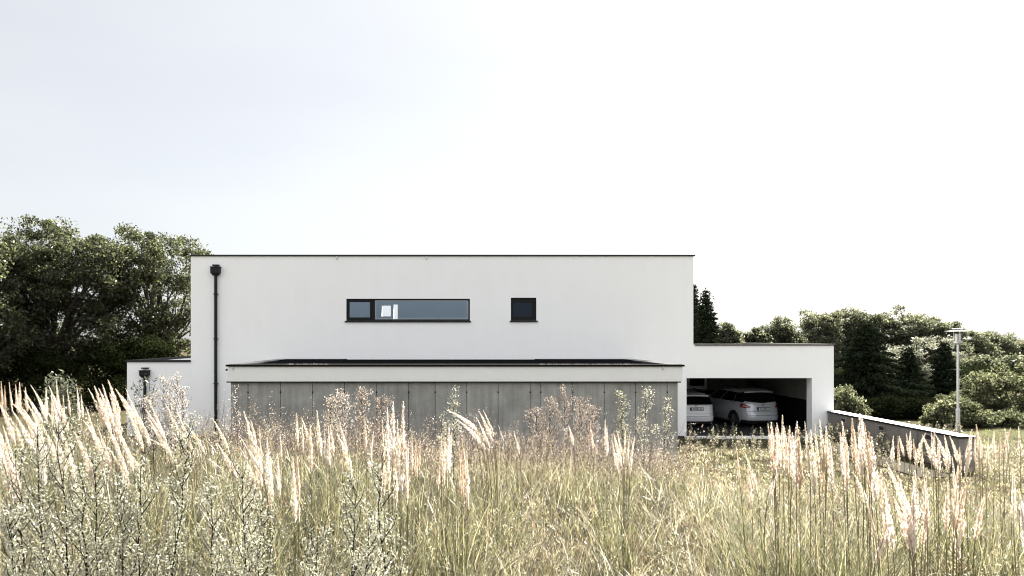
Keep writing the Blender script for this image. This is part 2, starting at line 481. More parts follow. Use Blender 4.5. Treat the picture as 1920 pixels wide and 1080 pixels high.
# strip window: narrow opening sash + long fixed light
w = win_part(W1)
mb = MB(); x0, x1, z0, z1 = W1
frame_box(mb, x0, x1, z0, z1, YF + 0.05, YF + 0.13, 0.05, 0.06, 0.06, 0.06)
mb.box(-3.22, -3.09, YF + 0.05, YF + 0.13, z0 + 0.06, z1 - 0.06)
H(mb, 'frame', M['frame'], w, 0.004)
mb = MB(); frame_box(mb, x0 + 0.052, -3.222, z0 + 0.062, z1 - 0.062, YF + 0.04, YF + 0.12, 0.06, 0.06, 0.07, 0.06)
H(mb, 'sash', M['frame'], w, 0.004)
mb = MB(); mb.box(x0 + 0.112, -3.282, YF + 0.075, YF + 0.095, z0 + 0.132, z1 - 0.122); H(mb, 'pane', M['pane'], w)
mb = MB(); mb.box(-3.088, x1 - 0.062, YF + 0.085, YF + 0.105, z0 + 0.062, z1 - 0.062); H(mb, 'pane', M['pane'], w)
mb = MB(); frame_box(mb, -3.086, x1 - 0.064, z0 + 0.064, z1 - 0.064, YF + 0.07, YF + 0.083, 0.018, 0.018, 0.018, 0.018); H(mb, 'glazing_bead', M['steel'], w)
mb = MB(); mb.box(x0 - 0.05, x1 + 0.04, YF - 0.06, YF + 0.05, z0 - 0.052, z0 - 0.002); H(mb, 'sill', M['dark_metal'], w, 0.004)
# small square window
w = win_part(W2)
mb = MB(); x0, x1, z0, z1 = W2
frame_box(mb, x0, x1, z0, z1, YF + 0.05, YF + 0.13, 0.05, 0.08, 0.06, 0.06)
H(mb, 'frame', M['frame'], w, 0.004)
mb = MB(); frame_box(mb, x0 + 0.052, x1 - 0.082, z0 + 0.062, z1 - 0.062, YF + 0.04, YF + 0.12, 0.05, 0.06, 0.09, 0.12)
H(mb, 'sash', M['frame'], w, 0.004)
mb = MB(); mb.box(x0 + 0.102, x1 - 0.142, YF + 0.075, YF + 0.095, z0 + 0.152, z1 - 0.182); H(mb, 'pane', M['pane_dark'], w)
mb = MB(); mb.box(x0 - 0.04, x1 + 0.05, YF - 0.06, YF + 0.05, z0 - 0.052, z0 - 0.002); H(mb, 'sill', M['dark_metal'], w, 0.004)

# low wing on the left
XW = -12.53; ZW = 2.83
mb = MB(); mb.box(XW, XL - 0.002, YF, YF + 6.5, -0.6, ZW)
wing = H(mb, 'side_wing', M['plaster'])
mb = MB()
mb.box(XW - 0.05, XL - 0.002, YF - 0.05, YF + 0.35, ZW, ZW + 0.075)
mb.box(XW - 0.05, XW + 0.35, YF + 0.35, YF + 6.5, ZW, ZW + 0.075)
H(mb, 'wing_coping', M['coping'], wing, 0.006)

def downpipe(px, top_py, hop_py0, hop_py1, zbot, hw):
    x = at(px, 0, YF).x
    z0 = at(0, hop_py0, YF).z; z1 = at(0, hop_py1, YF).z; zt = at(0, top_py, YF).z
    mb = MB(); mb.tube([(x, YF - 0.09, zbot), (x, YF - 0.09, z1)], [0.058, 0.058], 14)
    pipe = H(mb, 'downpipe', M['dark_metal'], house, smooth=False)
    mb = MB()
    a, b = hw, hw * 0.55
    V = [(x - a, YF - 0.2, z0), (x + a, YF - 0.2, z0), (x + a, YF - 0.003, z0), (x - a, YF - 0.003, z0),
         (x - a, YF - 0.2, z1 + 0.10), (x + a, YF - 0.2, z1 + 0.10), (x + a, YF - 0.003, z1 + 0.10), (x - a, YF - 0.003, z1 + 0.10),
         (x - b, YF - 0.16, z1), (x + b, YF - 0.16, z1), (x + b, YF - 0.02, z1), (x - b, YF - 0.02, z1)]
    Fc = [(0, 1, 2, 3)]
    for k in range(2):
        for i in range(4):
            j = (i + 1) % 4; Fc.append((k * 4 + i, k * 4 + j, k * 4 + 4 + j, k * 4 + 4 + i))
    Fc.append((8, 9, 10, 11)); mb.add(V, Fc)
    mb.box(x - a - 0.02, x + a + 0.02, YF - 0.22, YF - 0.002, z0 + 0.002, z0 + 0.03)
    H(mb, 'rain_hopper', M['dark_metal'], pipe, 0.004)
    mb = MB(); mb.box(x - 0.12, x + 0.12, YF - 0.14, YF - 0.002, zt - 0.045, zt); H(mb, 'roof_outlet', M['dark_metal'], pipe)
    z = zbot + 0.6
    while z < z1 - 0.3:
        mb = MB(); mb.box(x - 0.075, x + 0.075, YF - 0.155, YF - 0.002, z, z + 0.03); z += 1.7
        H(mb, 'pipe_bracket', M['dark_metal'], pipe)
downpipe(406, 496.5, 502, 517, -0.3, 0.17)
downpipe(273.5, 689, 695.5, 708, -0.3, 0.17)

# garage block that comes forward: white band over shuttered concrete
YG = 20.1
GL, GR = -6.72, 6.67
ZG = 2.90
mb = MB(); mb.box(GL, GR, YG, YF - 0.002, 2.46, ZG - 0.002)
gar = H(mb, 'garage_block', M['band'])
mb = MB()
mb.box(GL - 0.05, GR + 0.05, YG - 0.05, YG + 0.33, ZG, ZG + 0.055)
H(mb, 'front_coping', M['black_coping'], gar, 0.006)
mb = MB(); mb.box(GL - 0.05, GL + 0.33, YG + 0.331, YF - 0.003, ZG, ZG + 0.055); H(mb, 'side_coping', M['side_coping'], gar, 0.006)
mb = MB(); mb.box(GR - 0.33, GR + 0.05, YG + 0.331, YF - 0.003, ZG, ZG + 0.055); H(mb, 'side_coping', M['side_coping'], gar, 0.006)
mb = MB(); mb.box(GL + 0.34, GR - 0.34, YG + 0.34, YF - 0.004, ZG, ZG + 0.012); H(mb, 'roof_membrane', M['membrane'], gar)
mb = MB()
mb.box(-6.36, -4.15, YF - 1.3, YF - 0.01, ZG + 0.014, ZG + 0.05)
mb.box(3.0, 6.34, YF - 1.3, YF - 0.01, ZG + 0.014, ZG + 0.05)
mb.box(-4.14, 2.99, YF - 0.09, YF - 0.01, ZG + 0.014, ZG + 0.03)
H(mb, 'roof_mat', M['dark_wall'], gar)
# loose gravel beds near the front edge
gv = []; gq = []
for (a, b, n) in ((-5.2, -3.9, 420), (2.6, 5.6, 700)):
    for k in range(n):
        cx = rng.uniform(a, b); cy = rng.uniform(YG + 0.45, YG + 1.1); s = rng.uniform(0.012, 0.026); cz = ZG + 0.012 + s * 0.6
        th = rng.uniform(0, PI); n0 = len(gv)
        for (dx, dy, dz) in ((1, 0, 0), (0, 1, 0), (-1, 0, 0), (0, -1, 0), (0, 0, .8), (0, 0, -.8)):
            gv.append((cx + s * (dx * math.cos(th) - dy * math.sin(th)), cy + s * (dx * math.sin(th) + dy * math.cos(th)), cz + s * dz))
        for t in ((0, 1, 4), (1, 2, 4), (2, 3, 4), (3, 0, 4), (1, 0, 5), (2, 1, 5), (3, 2, 5), (0, 3, 5)): gq.append(tuple(n0 + i for i in t))
mb = MB(); mb.v = gv; mb.f = gq
H(mb, 'roof_gravel', M['gravel'], gar)
mb = MB(); mb.box(GL - 0.03, GR - 0.05, YG - 0.03, YG + 0.2, 2.425, 2.458); H(mb, 'drip_profile', M['dark_metal'], gar)
mb = MB()   # overflow spout on the left end and clips under the coping
mb.box(GL - 0.10, GL - 0.002, YG + 0.1, YG + 0.25, 2.77, 2.82)
H(mb, 'overflow_spout', M['dark_metal'], gar)
for px in (437, 1243):
    mb = MB(); x = at(px, 0, YG).x; mb.box(x - 0.012, x + 0.012, YG - 0.045, YG - 0.002, 2.80, ZG - 0.002)
    H(mb, 'coping_clip', M['steel'], gar)
# concrete panels: cast with open joints, tie holes at the joints
mb = MB(); XC0, XC1 = -6.66, 6.56
mb.box(XC0 + 0.05, XC1 - 0.05, YG + 0.115, YF - 0.01, -0.6, 2.42)
conc = H(mb, 'concrete_core', M['concrete'], gar)
joints = [465, 526, 586, 646, 706, 766, 816, 875, 934, 994, 1014, 1074, 1133, 1192, 1251]
jx = [at(p, 0, YG + 0.07).x for p in joints]
edges = [XC0] + jx + [XC1]
mb = MB()
for a, b in zip(edges[:-1], edges[1:]):
    mb.box(a + 0.008, b - 0.008, YG + 0.07 + rng.uniform(0, 0.004), YG + 0.113, -0.6, 2.42)
mb.box(XC1 - 0.046, XC1 - 0.006, YG + 0.115, YF - 0.01, -0.6, 2.42)
mb.box(XC0 + 0.006, XC0 + 0.046, YG + 0.115, YF - 0.01, -0.6, 2.42)
H(mb, 'concrete_wall', M['concrete'], gar, 0.003)
for x in jx:
    for z in (2.14,):
        mb = MB(); n = 10; V = [(x, YG + 0.0685, z)] + [(x + 0.024 * math.cos(2 * PI * k / n), YG + 0.0685, z + 0.024 * math.sin(2 * PI * k / n)) for k in range(n)]
        mb.add(V, [(0, 1 + k, 1 + (k + 1) % n) for k in range(n)])
        H(mb, 'tie_hole', M['dark_wall'], gar)

# carport
XCR = 14.40; ZC = 3.46; YC = YF + 0.02
mb = MB()
wall_xz(mb, XR + 0.002, XCR, -0.6, ZC, YC, YC + 0.40, [(8.0, OP[1], -0.7, OP[3])])
mb.box(XCR - 0.3, XCR, YC + 0.4, YF + 7.3, -0.6, ZC)
mb.box(XR + 0.002, XCR, YF + 7.3, YF + 7.6, 2.62, ZC)
car_p = H(mb, 'carport', M['plaster'])
mb = MB()
mb.box(XR + 0.062, XCR + 0.05, YC - 0.05, YC + 0.35, ZC, ZC + 0.055)
mb.box(XCR - 0.35, XCR + 0.05, YC + 0.35, YF + 7.6, ZC, ZC + 0.055)
H(mb, 'carport_coping', M['coping'], car_p, 0.006)
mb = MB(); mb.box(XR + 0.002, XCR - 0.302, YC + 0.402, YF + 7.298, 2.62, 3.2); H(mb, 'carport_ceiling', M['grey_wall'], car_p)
WB = (11.15, 12.12, 1.28, 2.12)
mb = MB()
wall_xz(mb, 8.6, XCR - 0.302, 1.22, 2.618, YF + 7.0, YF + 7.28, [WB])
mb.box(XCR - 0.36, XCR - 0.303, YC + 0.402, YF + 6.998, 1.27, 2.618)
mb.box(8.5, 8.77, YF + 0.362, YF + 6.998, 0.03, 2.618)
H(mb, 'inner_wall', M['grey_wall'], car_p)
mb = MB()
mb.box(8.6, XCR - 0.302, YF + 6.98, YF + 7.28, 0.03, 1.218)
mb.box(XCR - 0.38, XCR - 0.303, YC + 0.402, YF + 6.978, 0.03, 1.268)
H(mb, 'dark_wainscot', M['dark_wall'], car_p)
mb = MB()
frame_box(mb, WB[0], WB[1], WB[2], WB[3], YF + 6.96, YF + 7.05, 0.06, 0.06, 0.07, 0.06)
cw = H(mb, 'window', M['white_pvc'], car_p, 0.005)
mb = MB(); frame_box(mb, WB[0] + 0.065, WB[1] - 0.065, WB[2] + 0.075, WB[3] - 0.065, YF + 6.93, YF + 7.03, 0.06, 0.06, 0.09, 0.06); H(mb, 'sash', M['white_pvc'], car_p, 0.005)
mb = MB(); mb.box(WB[0] + 0.125, WB[1] - 0.125, YF + 6.99, YF + 7.0, WB[2] + 0.165, WB[3] - 0.125); H(mb, 'pane', M['car_glass'], car_p)
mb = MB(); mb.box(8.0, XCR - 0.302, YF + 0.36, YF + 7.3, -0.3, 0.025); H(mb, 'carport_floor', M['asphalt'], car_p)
mb = MB(); mb.cyl(13.57 + 0.05, YF + 0.12, [(0.16, -0.2), (0.16, 0.08), (0.10, 0.12)], 20); H(mb, 'pillar_foot', M['kerb'], car_p)
# bright kerb in front of the carport floor
k = MB(); k.box(8.55, 13.2, YF - 0.68, YF - 0.40, -0.3, 0.075)
tag(k.build('kerb', M['kerb'], None, 0.015), 'thin pale concrete kerb running along the front of the carport floor', 'kerb')
mb = MB(); mb.box(8.45, 13.3, YF - 0.39, YF + 0.358, -0.3, 0.018); tag(mb.build('forecourt', M['asphalt']), kind='structure')

# driveway beside the retaining wall
mb = MB(); mb.box(12.35, 13.4, 18.2, YF - 0.6, -0.2, 0.03); tag(mb.build('driveway', M['lane']), kind='structure')

# retaining wall
rw = empty('retaining_wall', (14.15, 19.2, 0), 0, 'low grey concrete wall with a metal cap running out from the carport corner', 'garden wall')
mb = MB()
mb.box(0, 0.45, 0, YF - 19.2, -0.4, 0.93)
body = mb.build('wall', M['concrete_warm'], rw, 0.01)
mb = MB(); mb.box(-0.03, 0.46, -0.03, YF - 19.2 - 0.01, 0.932, 0.975)
mb.build('metal_cap', M['steel'], rw, 0.006)
mb = MB(); mb.box(-0.036, -0.031, -0.036, YF - 19.2 - 0.01, 0.915, 0.97); mb.box(-0.031, 0.464, -0.036, -0.031, 0.915, 0.97)
mb.build('cap_edge', M['dark_metal'], rw)
for px, py in ((1582, 788), (1653, 803), (1741, 820)):
    D = 14.15 * F / (px - CX); z = EYE - (py - CY) * D / F
    m1 = MB(); frame_box(m1, -0.16, 0.16, -0.085, 0.085, -0.012, 0.012, 0.02, 0.02, 0.02, 0.02)
    o = m1.build('wall_light', M['steel'], rw); o.rotation_euler = (0, 0, -PI / 2); o.location = (-0.006, D - 19.2, z)
    m2 = MB(); m2.box(-0.138, 0.138, -0.004, 0.006, -0.063, 0.063); m2.build('light_recess', M['black_plastic'], o)
mb = MB()
for y in (1.7, 3.3, 4.9): mb.box(-0.0025, 0.01, y, y + 0.012, 0.0, 0.92)
mb.build('wall_joint', M['dark_wall'], rw)

# lamp post
lp = empty('street_lamp', (19.85, 27.0, 0.02), 0, 'slim grey street lamp with a flat disc top above the garden wall', 'street lamp')
mb = MB(); mb.cyl(0, 0, [(0.075, -0.3), (0.075, 0.9), (0.05, 0.95), (0.042, 3.48)], 16); mb.build('pole', M['steel'], lp, smooth=False)
mb = MB(); mb.cyl(0, 0, [(0.15, 0.02), (0.15, 0.05), (0.10, 0.07), (0.10, 0.26), (0.078, 0.28)], 18); mb.build('base_flange', M['steel'], lp)
mb = MB(); mb.cyl(0, 0, [(0.05, 3.46), (0.14, 3.53), (0.145, 3.60), (0.13, 3.62)], 20)
for kx in range(3):
    t = kx * 2 * PI / 3 + 0.4; mb.tube([(0.13 * math.cos(t), 0.13 * math.sin(t), 3.6), (0.13 * math.cos(t), 0.13 * math.sin(t), 3.985)], [0.012, 0.012], 6)
mb.build('lamp_body', M['steel'], lp)
mb = MB(); mb.cyl(0, 0, [(0.10, 3.622), (0.11, 3.7), (0.11, 3.88), (0.10, 3.90)], 20); mb.build('lamp_glass', M['lamp_glass'], lp)
mb = MB(); mb.cyl(0, 0, [(0.44, 3.985), (0.44, 4.0), (0.1, 4.02)], 32); mb.build('reflector_disc', M['steel'], lp)
mb = MB(); mb.cyl(0, 0, [(0.03, 4.02), (0.03, 4.07), (0.2, 4.075), (0.2, 4.095), (0.02, 4.11)], 24); mb.build('cap_disc', M['steel'], lp)

# ------------------------------------------------------------------ cars
def make_car(name, loc, rz, label, p):
    root = empty(name, loc, rz, label, 'car', 'cars parked in the carport')
    W = p['w'] / 2; Ln = p['l']; n_ = 5.5
    zt = p['levels']   # rows (z, half width, y rear, y front)
    def prof(z):
        for a, b in zip(zt[:-1], zt[1:]):
            if a[0] <= z <= b[0]:
                t = (z - a[0]) / (b[0] - a[0]); return [a[i] + (b[i] - a[i]) * t for i in range(1, 4)]
        return list(zt[-1][1:])
    def P(th, z, off=0.0):
        w, y0, y1 = prof(z)
        c, s = math.cos(th), math.sin(th)
        return Vector(((w + off) * math.copysign(abs(c) ** (2 / n_), c), (y0 + y1) / 2 + ((y1 - y0) / 2 + off) * math.copysign(abs(s) ** (2 / n_), s), z))
    def th_rear(sx):   # sx = x / half width on the tail face
        return -math.acos(math.copysign(min(1, abs(sx)) ** (n_ / 2), sx))
    def th_side(sy, side):   # sy = -1 tail .. 1 nose
        a = math.asin(math.copysign(min(1, abs(sy)) ** (n_ / 2), sy))
        return a if side > 0 else PI - a
    cols = [2 * PI * k / 96 for k in range(96)]
    # even spread of columns round the corners
    rows = []
    zs = []
    for a, b in zip(zt[:-1], zt[1:]):
        k = max(1, int((b[0] - a[0]) / 0.06)); zs += [a[0] + (b[0] - a[0]) * i / k for i in range(k)]
    zs.append(zt[-1][0])
    ths = []
    for q in range(4):
        for k in range(24):
            u = k / 24
            ths.append(q * PI / 2 + PI / 2 * u)
    ths = []
    S1 = [-1 + 2 * i / 20 for i in range(20)]
    for sx in S1: ths.append(th_rear(sx))            # tail, left to right: theta from -pi to 0
    for sx in S1: ths.append(-th_rear(-sx) if True else 0)
    mbd = MB(); V = []; Fc = []
    for z in zs:
        for t in ths: V.append(P(t, z))
    m = len(ths)
    for i in range(len(zs) - 1):
        for j in range(m):
            j2 = (j + 1) % m; Fc.append((i * m + j, i * m + j2, (i + 1) * m + j2, (i + 1) * m + j))
    Fc.append(tuple(range(m))); Fc.append(tuple(range((len(zs) - 1) * m, len(zs) * m)))
    mbd.add(V, Fc)
    body = mbd.build('body', p['paint'], root, smooth=True)
    def patch(name, fn, nu, nv, m, parent, off):
        mbp = MB(); Pn = [[fn(u / nu, v / nv, off) for u in range(nu + 1)] for v in range(nv + 1)]
        mbp.grid(Pn)
        # give it thickness
        back = [[fn(u / nu, v / nv, off - 0.012) for u in range(nu + 1)] for v in range(nv + 1)]
        mbp.grid(back, True)
        return mbp.build(name, m, parent, smooth=True)
    # rear window
    rw_ = p['rear_window']
    def f_rw(u, v, off):
        z = rw_['z0'] + (rw_['z1'] - rw_['z0']) * v
        z = z + (1 - v) * rw_['sag'] * (abs(2 * u - 1) ** 1.2)
        return P(th_rear((2 * u - 1) * rw_['sx']), z, off)
    patch('rear_window', f_rw, 24, 8, M['car_glass'], root, 0.008)
    # side windows, one part each side in panes
    for side in (-1, 1):
        for (a, b) in p['panes']:
            def f_s(u, v, off, a=a, b=b, side=side):
                z = p['sz0'] + (p['sz1'] - p['sz0']) * v
                return P(th_side(a + (b - a) * u, side), z, off)
            patch('side_window', f_s, 10, 6, M['car_glass'], root, 0.006)
    # tail lights
    for side in (-1, 1):
        tl = p['lights']
        def f_t(u, v, off, side=side):
            # u from the inner tip to round the corner
            t_in = th_rear(side * tl['in']); 
            t_out = th_side(tl['out'], side)
            if side < 0 and t_out > 0: t_out -= 2 * PI
            th = t_in + (t_out - t_in) * u
            zc = tl['z'] + tl['rise'] * u
            h = tl['h0'] + (tl['h1'] - tl['h0']) * min(1, u * 1.6)
            return P(th, zc + (v - 0.5) * h, off)
        t = patch('tail_light', f_t, 14, 4, M['red_lens'] if tl['red'] else M['black_plastic'], root, 0.012)
        def f_c(u, v, off, side=side): return f_t(0.35 + 0.4 * u, 0.35 + 0.3 * v, off, side)
        patch('reverse_lens', f_c, 6, 2, M['clear_lens'] if side < 0 or not tl['red'] else M['clear_lens'], t, 0.018)
    # lower dark bumper insert and bumper crease
    def f_b(u, v, off): return P(th_rear((2 * u - 1) * 0.93), p['bump_z0'] + (p['bump_z1'] - p['bump_z0']) * v, off)
    patch('bumper_insert', f_b, 24, 3, M['black_plastic'], root, 0.008)
    def f_l(u, v, off): return P(th_rear((2 * u - 1) * 0.80), p['crease'] - 0.03 * (1 - (2 * u - 1) ** 2) + 0.014 * v, off)
    patch('bumper_crease', f_l, 24, 1, M['black_plastic'], root, 0.004)
    def f_h(u, v, off): return P(th_rear((2 * u - 1) * 0.82), p['seam'] + 0.010 * v, off)
    patch('tailgate_seam', f_h, 24, 1, M['black_plastic'], root, 0.003)
    # plate
    yp = P(th_rear(0), p['plate_z'], 0).y
    mp = MB(); mp.box(-0.275, 0.275, yp - 0.03, yp + 0.02, p['plate_z'] - 0.07, p['plate_z'] + 0.07); pl = mp.build('number_plate', M['ink'], root, 0.004)
    mp = MB(); mp.box(-0.255, 0.255, yp - 0.034, yp - 0.0302, p['plate_z'] - 0.052, p['plate_z'] + 0.052); mp.build('plate_face', M['plate_white'], pl)
    mp = MB(); mp.box(-0.255, -0.215, yp - 0.037, yp - 0.0342, p['plate_z'] - 0.052, p['plate_z'] + 0.052); mp.build('plate_band', M['plate_blue'], pl)
    cu = bpy.data.curves.new('plate_text', 'FONT'); cu.body = p['text']; cu.size = 0.115; cu.align_x = 'CENTER'; cu.align_y = 'CENTER'; cu.extrude = 0.001; cu.offset = 0.002
    cu.materials.append(M['ink'])
    tmp = bpy.data.objects.new('plate_text', cu); C.objects.link(tmp)
    tme = bpy.data.meshes.new_from_object(tmp); bpy.data.objects.remove(tmp)
    to = link('plate_text', tme, pl)
    to.rotation_euler = (PI / 2, 0, 0); to.location = (0.02, yp - 0.0385, p['plate_z']); to.scale = (0.88, 1, 1)
    # emblem
    ye = P(th_rear(0), p['emb_z'], 0).y
    me_ = MB(); n = 24
    for k in range(n):
        t0, t1 = 2 * PI * k / n, 2 * PI * (k + 1) / n
        for (r0, r1, sy) in ((0.045, 0.057, 0.8),):
            V = [(r0 * math.cos(t0), 0, sy * r0 * math.sin(t0)), (r1 * math.cos(t0), 0, sy * r1 * math.sin(t0)), (r1 * math.cos(t1), 0, sy * r1 * math.sin(t1)), (r0 * math.cos(t1), 0, sy * r0 * math.sin(t1))]
            V = [(x, ye - 0.018 + y, p['emb_z'] + z) for x, y, z in V]; V2 = [(x, y + 0.02, z) for x, y, z in V]
            me_.add(V + V2, [(0, 1, 2, 3), (4, 5, 6, 7), (0, 1, 5, 4), (2, 3, 7, 6)])
    if p['emblem'] == 'wing':
        for sx in (-1, 1):
            me_.tube([(0, ye - 0.012, p['emb_z'] - 0.018), (sx * 0.022, ye - 0.012, p['emb_z'] + 0.012), (sx * 0.05, ye - 0.012, p['emb_z'] + 0.018)], [0.006, 0.007, 0.004], 6)
    else:
        me_.tube([(-0.01, ye - 0.012, p['emb_z'] - 0.03), (0.012, ye - 0.012, p['emb_z'] + 0.03)], [0.008, 0.004], 6)
    me_.build('emblem', M['chrome'], root)
    # roof spoiler
    w2, ys, _ = prof(p['sp_z'])
    ms = MB()
    for k in range(12):
        pass
    Pn = []
    for v in range(5):
        row = []
        for u in range(17):
            s_ = 2 * u / 16 - 1
            x = s_ * w2 * p['sp_w']; y = ys - 0.10 + 0.07 * s_ * s_ + 0.30 * v / 4; z = p['sp_z'] + 0.035 * (v / 4) - 0.03 * s_ * s_ + 0.02
            row.append((x, y, z))
        Pn.append(row)
    ms.grid(Pn); ms.grid([[(x, y + 0.01, z - 0.055 + 0.03 * (i / 4)) for x, y, z in r_] for i, r_ in enumerate(Pn)], True)
    ms.grid([[Pn[0][u] for u in range(17)], [(Pn[0][u][0], Pn[0][u][1] + 0.01, Pn[0][u][2] - 0.055) for u in range(17)]])
    ms.build('roof_spoiler', p['paint'], root, smooth=False)
    # roof rails
    for side in (-1, 1):
        mr = MB(); x = side * p['rail_x']; zr = zt[-1][0] + 0.015
        ya, yb = p['rail_y']
        mr.tube([(x, ya, zr - 0.04), (x, ya + 0.12, zr + 0.03), (x, (ya + yb) / 2, zr + 0.045), (x, yb - 0.12, zr + 0.03), (x, yb, zr - 0.04)], [0.016] * 5, 8)
        mr.build('roof_rail', p['rail_m'], root)
    # wheels
    for yw in p['wheels']:
        for side in (-1, 1):
            xw = side * (W - 0.10); r = 0.32
            wh = empty('wheel', (xw, yw, r), 0, parent=root); wh.rotation_euler = (0, PI / 2 * side, 0)
            mt = MB(); mt.cyl(0, 0, [(r - 0.06, -0.10), (r - 0.015, -0.10), (r, -0.07), (r, 0.085), (r - 0.015, 0.105), (r - 0.10, 0.112)], 32); mt.build('tyre', M['black_rubber'], wh, smooth=False)
            mr = MB(); mr.cyl(0, 0, [(r - 0.105, 0.05), (r - 0.10, 0.118), (r - 0.125, 0.118), (r - 0.13, 0.1145)], 32)
            for kk in range(5):
                t = kk * 2 * PI / 5; mr.tube([(0.03 * math.cos(t), 0.03 * math.sin(t), 0.122), ((r - 0.12) * math.cos(t), (r - 0.12) * math.sin(t), 0.118)], [0.032, 0.024], 6)
            mr.build('rim', M['rim'], wh)
            # dark arch round the wheel
            ma = MB(); N = 24; ring = []
            for kk in range(N + 1):
                t = PI * kk / N; ring.append((math.cos(t), math.sin(t)))
            xa = side * (W + 0.004)
            ma.grid([[(xa, yw + 0.0 * c, r + 0.0 * s) for c, s in ring], [(xa, yw + 0.385 * c, r + 0.385 * s) for c, s in ring]])
            ma.grid([[(xa - side * 0.02, yw, r) for c, s in ring], [(xa - side * 0.02, yw + 0.385 * c, r + 0.385 * s) for c, s in ring]])
            ma.build('wheel_arch', M['black_plastic'], root)
    # door mirrors and handles
    for side in (-1, 1):
        mm = MB(); y = p['mirror_y']; mm.tube([(side * (W - 0.06), y, p['sz0'] + 0.02), (side * (W + 0.03), y - 0.02, p['sz0'] + 0.06), (side * (W + 0.16), y - 0.04, p['sz0'] + 0.08)], [0.03, 0.075, 0.05], 8)
        mm.build('door_mirror', p['paint'], root, smooth=True)
        for yh in p['handles']:
            mh = MB(); pt = P(th_side((yh - (Ln / 2)) / (Ln / 2), side), p['sz0'] - 0.12)
            mh.box(side * W * 0.985 - 0.012, side * W * 0.985 + 0.03 * 1, yh - 0.1, yh + 0.1, p['sz0'] - 0.14, p['sz0'] - 0.105)
            mh.build('door_handle', p['paint'], root, 0.006)
    return root

mpv = dict(w=1.76, l=4.55, paint=M['silver_paint'],
    levels=[(0.20, 0.80, 0.16, 4.38), (0.30, 0.85, 0.03, 4.50), (0.45, 0.875, 0.0, 4.55), (0.62, 0.88, 0.03, 4.52), (0.80, 0.88, 0.09, 4.42), (0.98, 0.86, 0.12, 4.12), (1.08, 0.835, 0.16, 3.60),
            (1.22, 0.79, 0.24, 3.22), (1.38, 0.725, 0.34, 2.85), (1.48, 0.68, 0.43, 2.60), (1.545, 0.63, 0.55, 2.35), (1.58, 0.50, 0.75, 2.0), (1.595, 0.30, 1.0, 1.8)],
    rear_window=dict(z0=1.045, z1=1.475, sag=0.07, sx=0.93), panes=[(-0.90, -0.58), (-0.54, 0.02), (0.06, 0.62)], sz0=1.07, sz1=1.44,
    lights=dict(z=0.885, rise=0.055, h0=0.05, h1=0.16, out=-0.83, red=True, **{'in': 0.62}), bump_z0=0.21, bump_z1=0.34, crease=0.56, seam=0.70,
    plate_z=0.80, emb_z=0.955, emblem='wing', text='PLX0816', sp_z=1.50, sp_w=0.95, rail_x=0.60, rail_y=(0.75, 2.3), rail_m=M['black_plastic'], wheels=(0.88, 3.63), mirror_y=3.0, handles=(1.55, 2.6))
wag = dict(w=1.74, l=4.5, paint=M['white_paint'],
    levels=[(0.20, 0.80, 0.10, 4.38), (0.31, 0.855, 0.01, 4.48), (0.50, 0.87, 0.0, 4.50), (0.56, 0.868, 0.03, 4.50), (0.75, 0.865, 0.06, 4.42), (0.93, 0.845, 0.085, 4.0), (0.985, 0.82, 0.12, 3.40),
            (1.10, 0.775, 0.20, 3.10), (1.25, 0.705, 0.33, 2.75), (1.33, 0.66, 0.42, 2.55), (1.40, 0.60, 0.60, 2.35), (1.43, 0.48, 0.8, 2.1), (1.445, 0.3, 1.0, 1.9)],
    rear_window=dict(z0=0.975, z1=1.30, sag=0.0, sx=0.90), panes=[(-0.90, -0.56), (-0.52, -0.02), (0.02, 0.52)], sz0=0.98, sz1=1.30,
    lights=dict(z=0.80, rise=0.0, h0=0.20, h1=0.26, out=-0.88, red=False, **{'in': 0.93}), bump_z0=0.205, bump_z1=0.30, crease=0.52, seam=0.60,
    plate_z=0.80, emb_z=0.925, emblem='arrow', text='PLEM116', sp_z=1.34, sp_w=0.95, rail_x=0.58, rail_y=(0.8, 2.3), rail_m=M['chrome'], wheels=(0.85, 3.5), mirror_y=2.9, handles=(1.5, 2.5))
make_car('parked_car', (12.66, 28.0, 0.025), R(8), 'silver people carrier with red tail lights parked on the open side of the carport', mpv)
make_car('parked_car', (9.90, 28.0, 0.025), 0, 'white estate car half hidden behind the house corner inside the carport', wag)

# ------------------------------------------------------------------ trees
def leaves_np(P, size, rg, up=0.35, aspect=0.55):
    """rhombic leaves at points P: vertices (n*4,3) and quads"""
    n = len(P)
    a = rg.normal(size=(n, 3)); a[:, 2] -= up; a /= np.linalg.norm(a, axis=1, keepdims=True) + 1e-9
    b = rg.normal(size=(n, 3)); b -= (b * a).sum(1, keepdims=True) * a; b /= np.linalg.norm(b, axis=1, keepdims=True) + 1e-9
    L = (size * rg.uniform(0.6, 1.3, n))[:, None]; Wd = L * aspect
    V = np.stack([P - a * L * 0.5, P + b * Wd * 0.5, P + a * L * 0.5, P - b * Wd * 0.5], 1).reshape(-1, 3)
    return V, np.arange(n * 4).reshape(-1, 4)

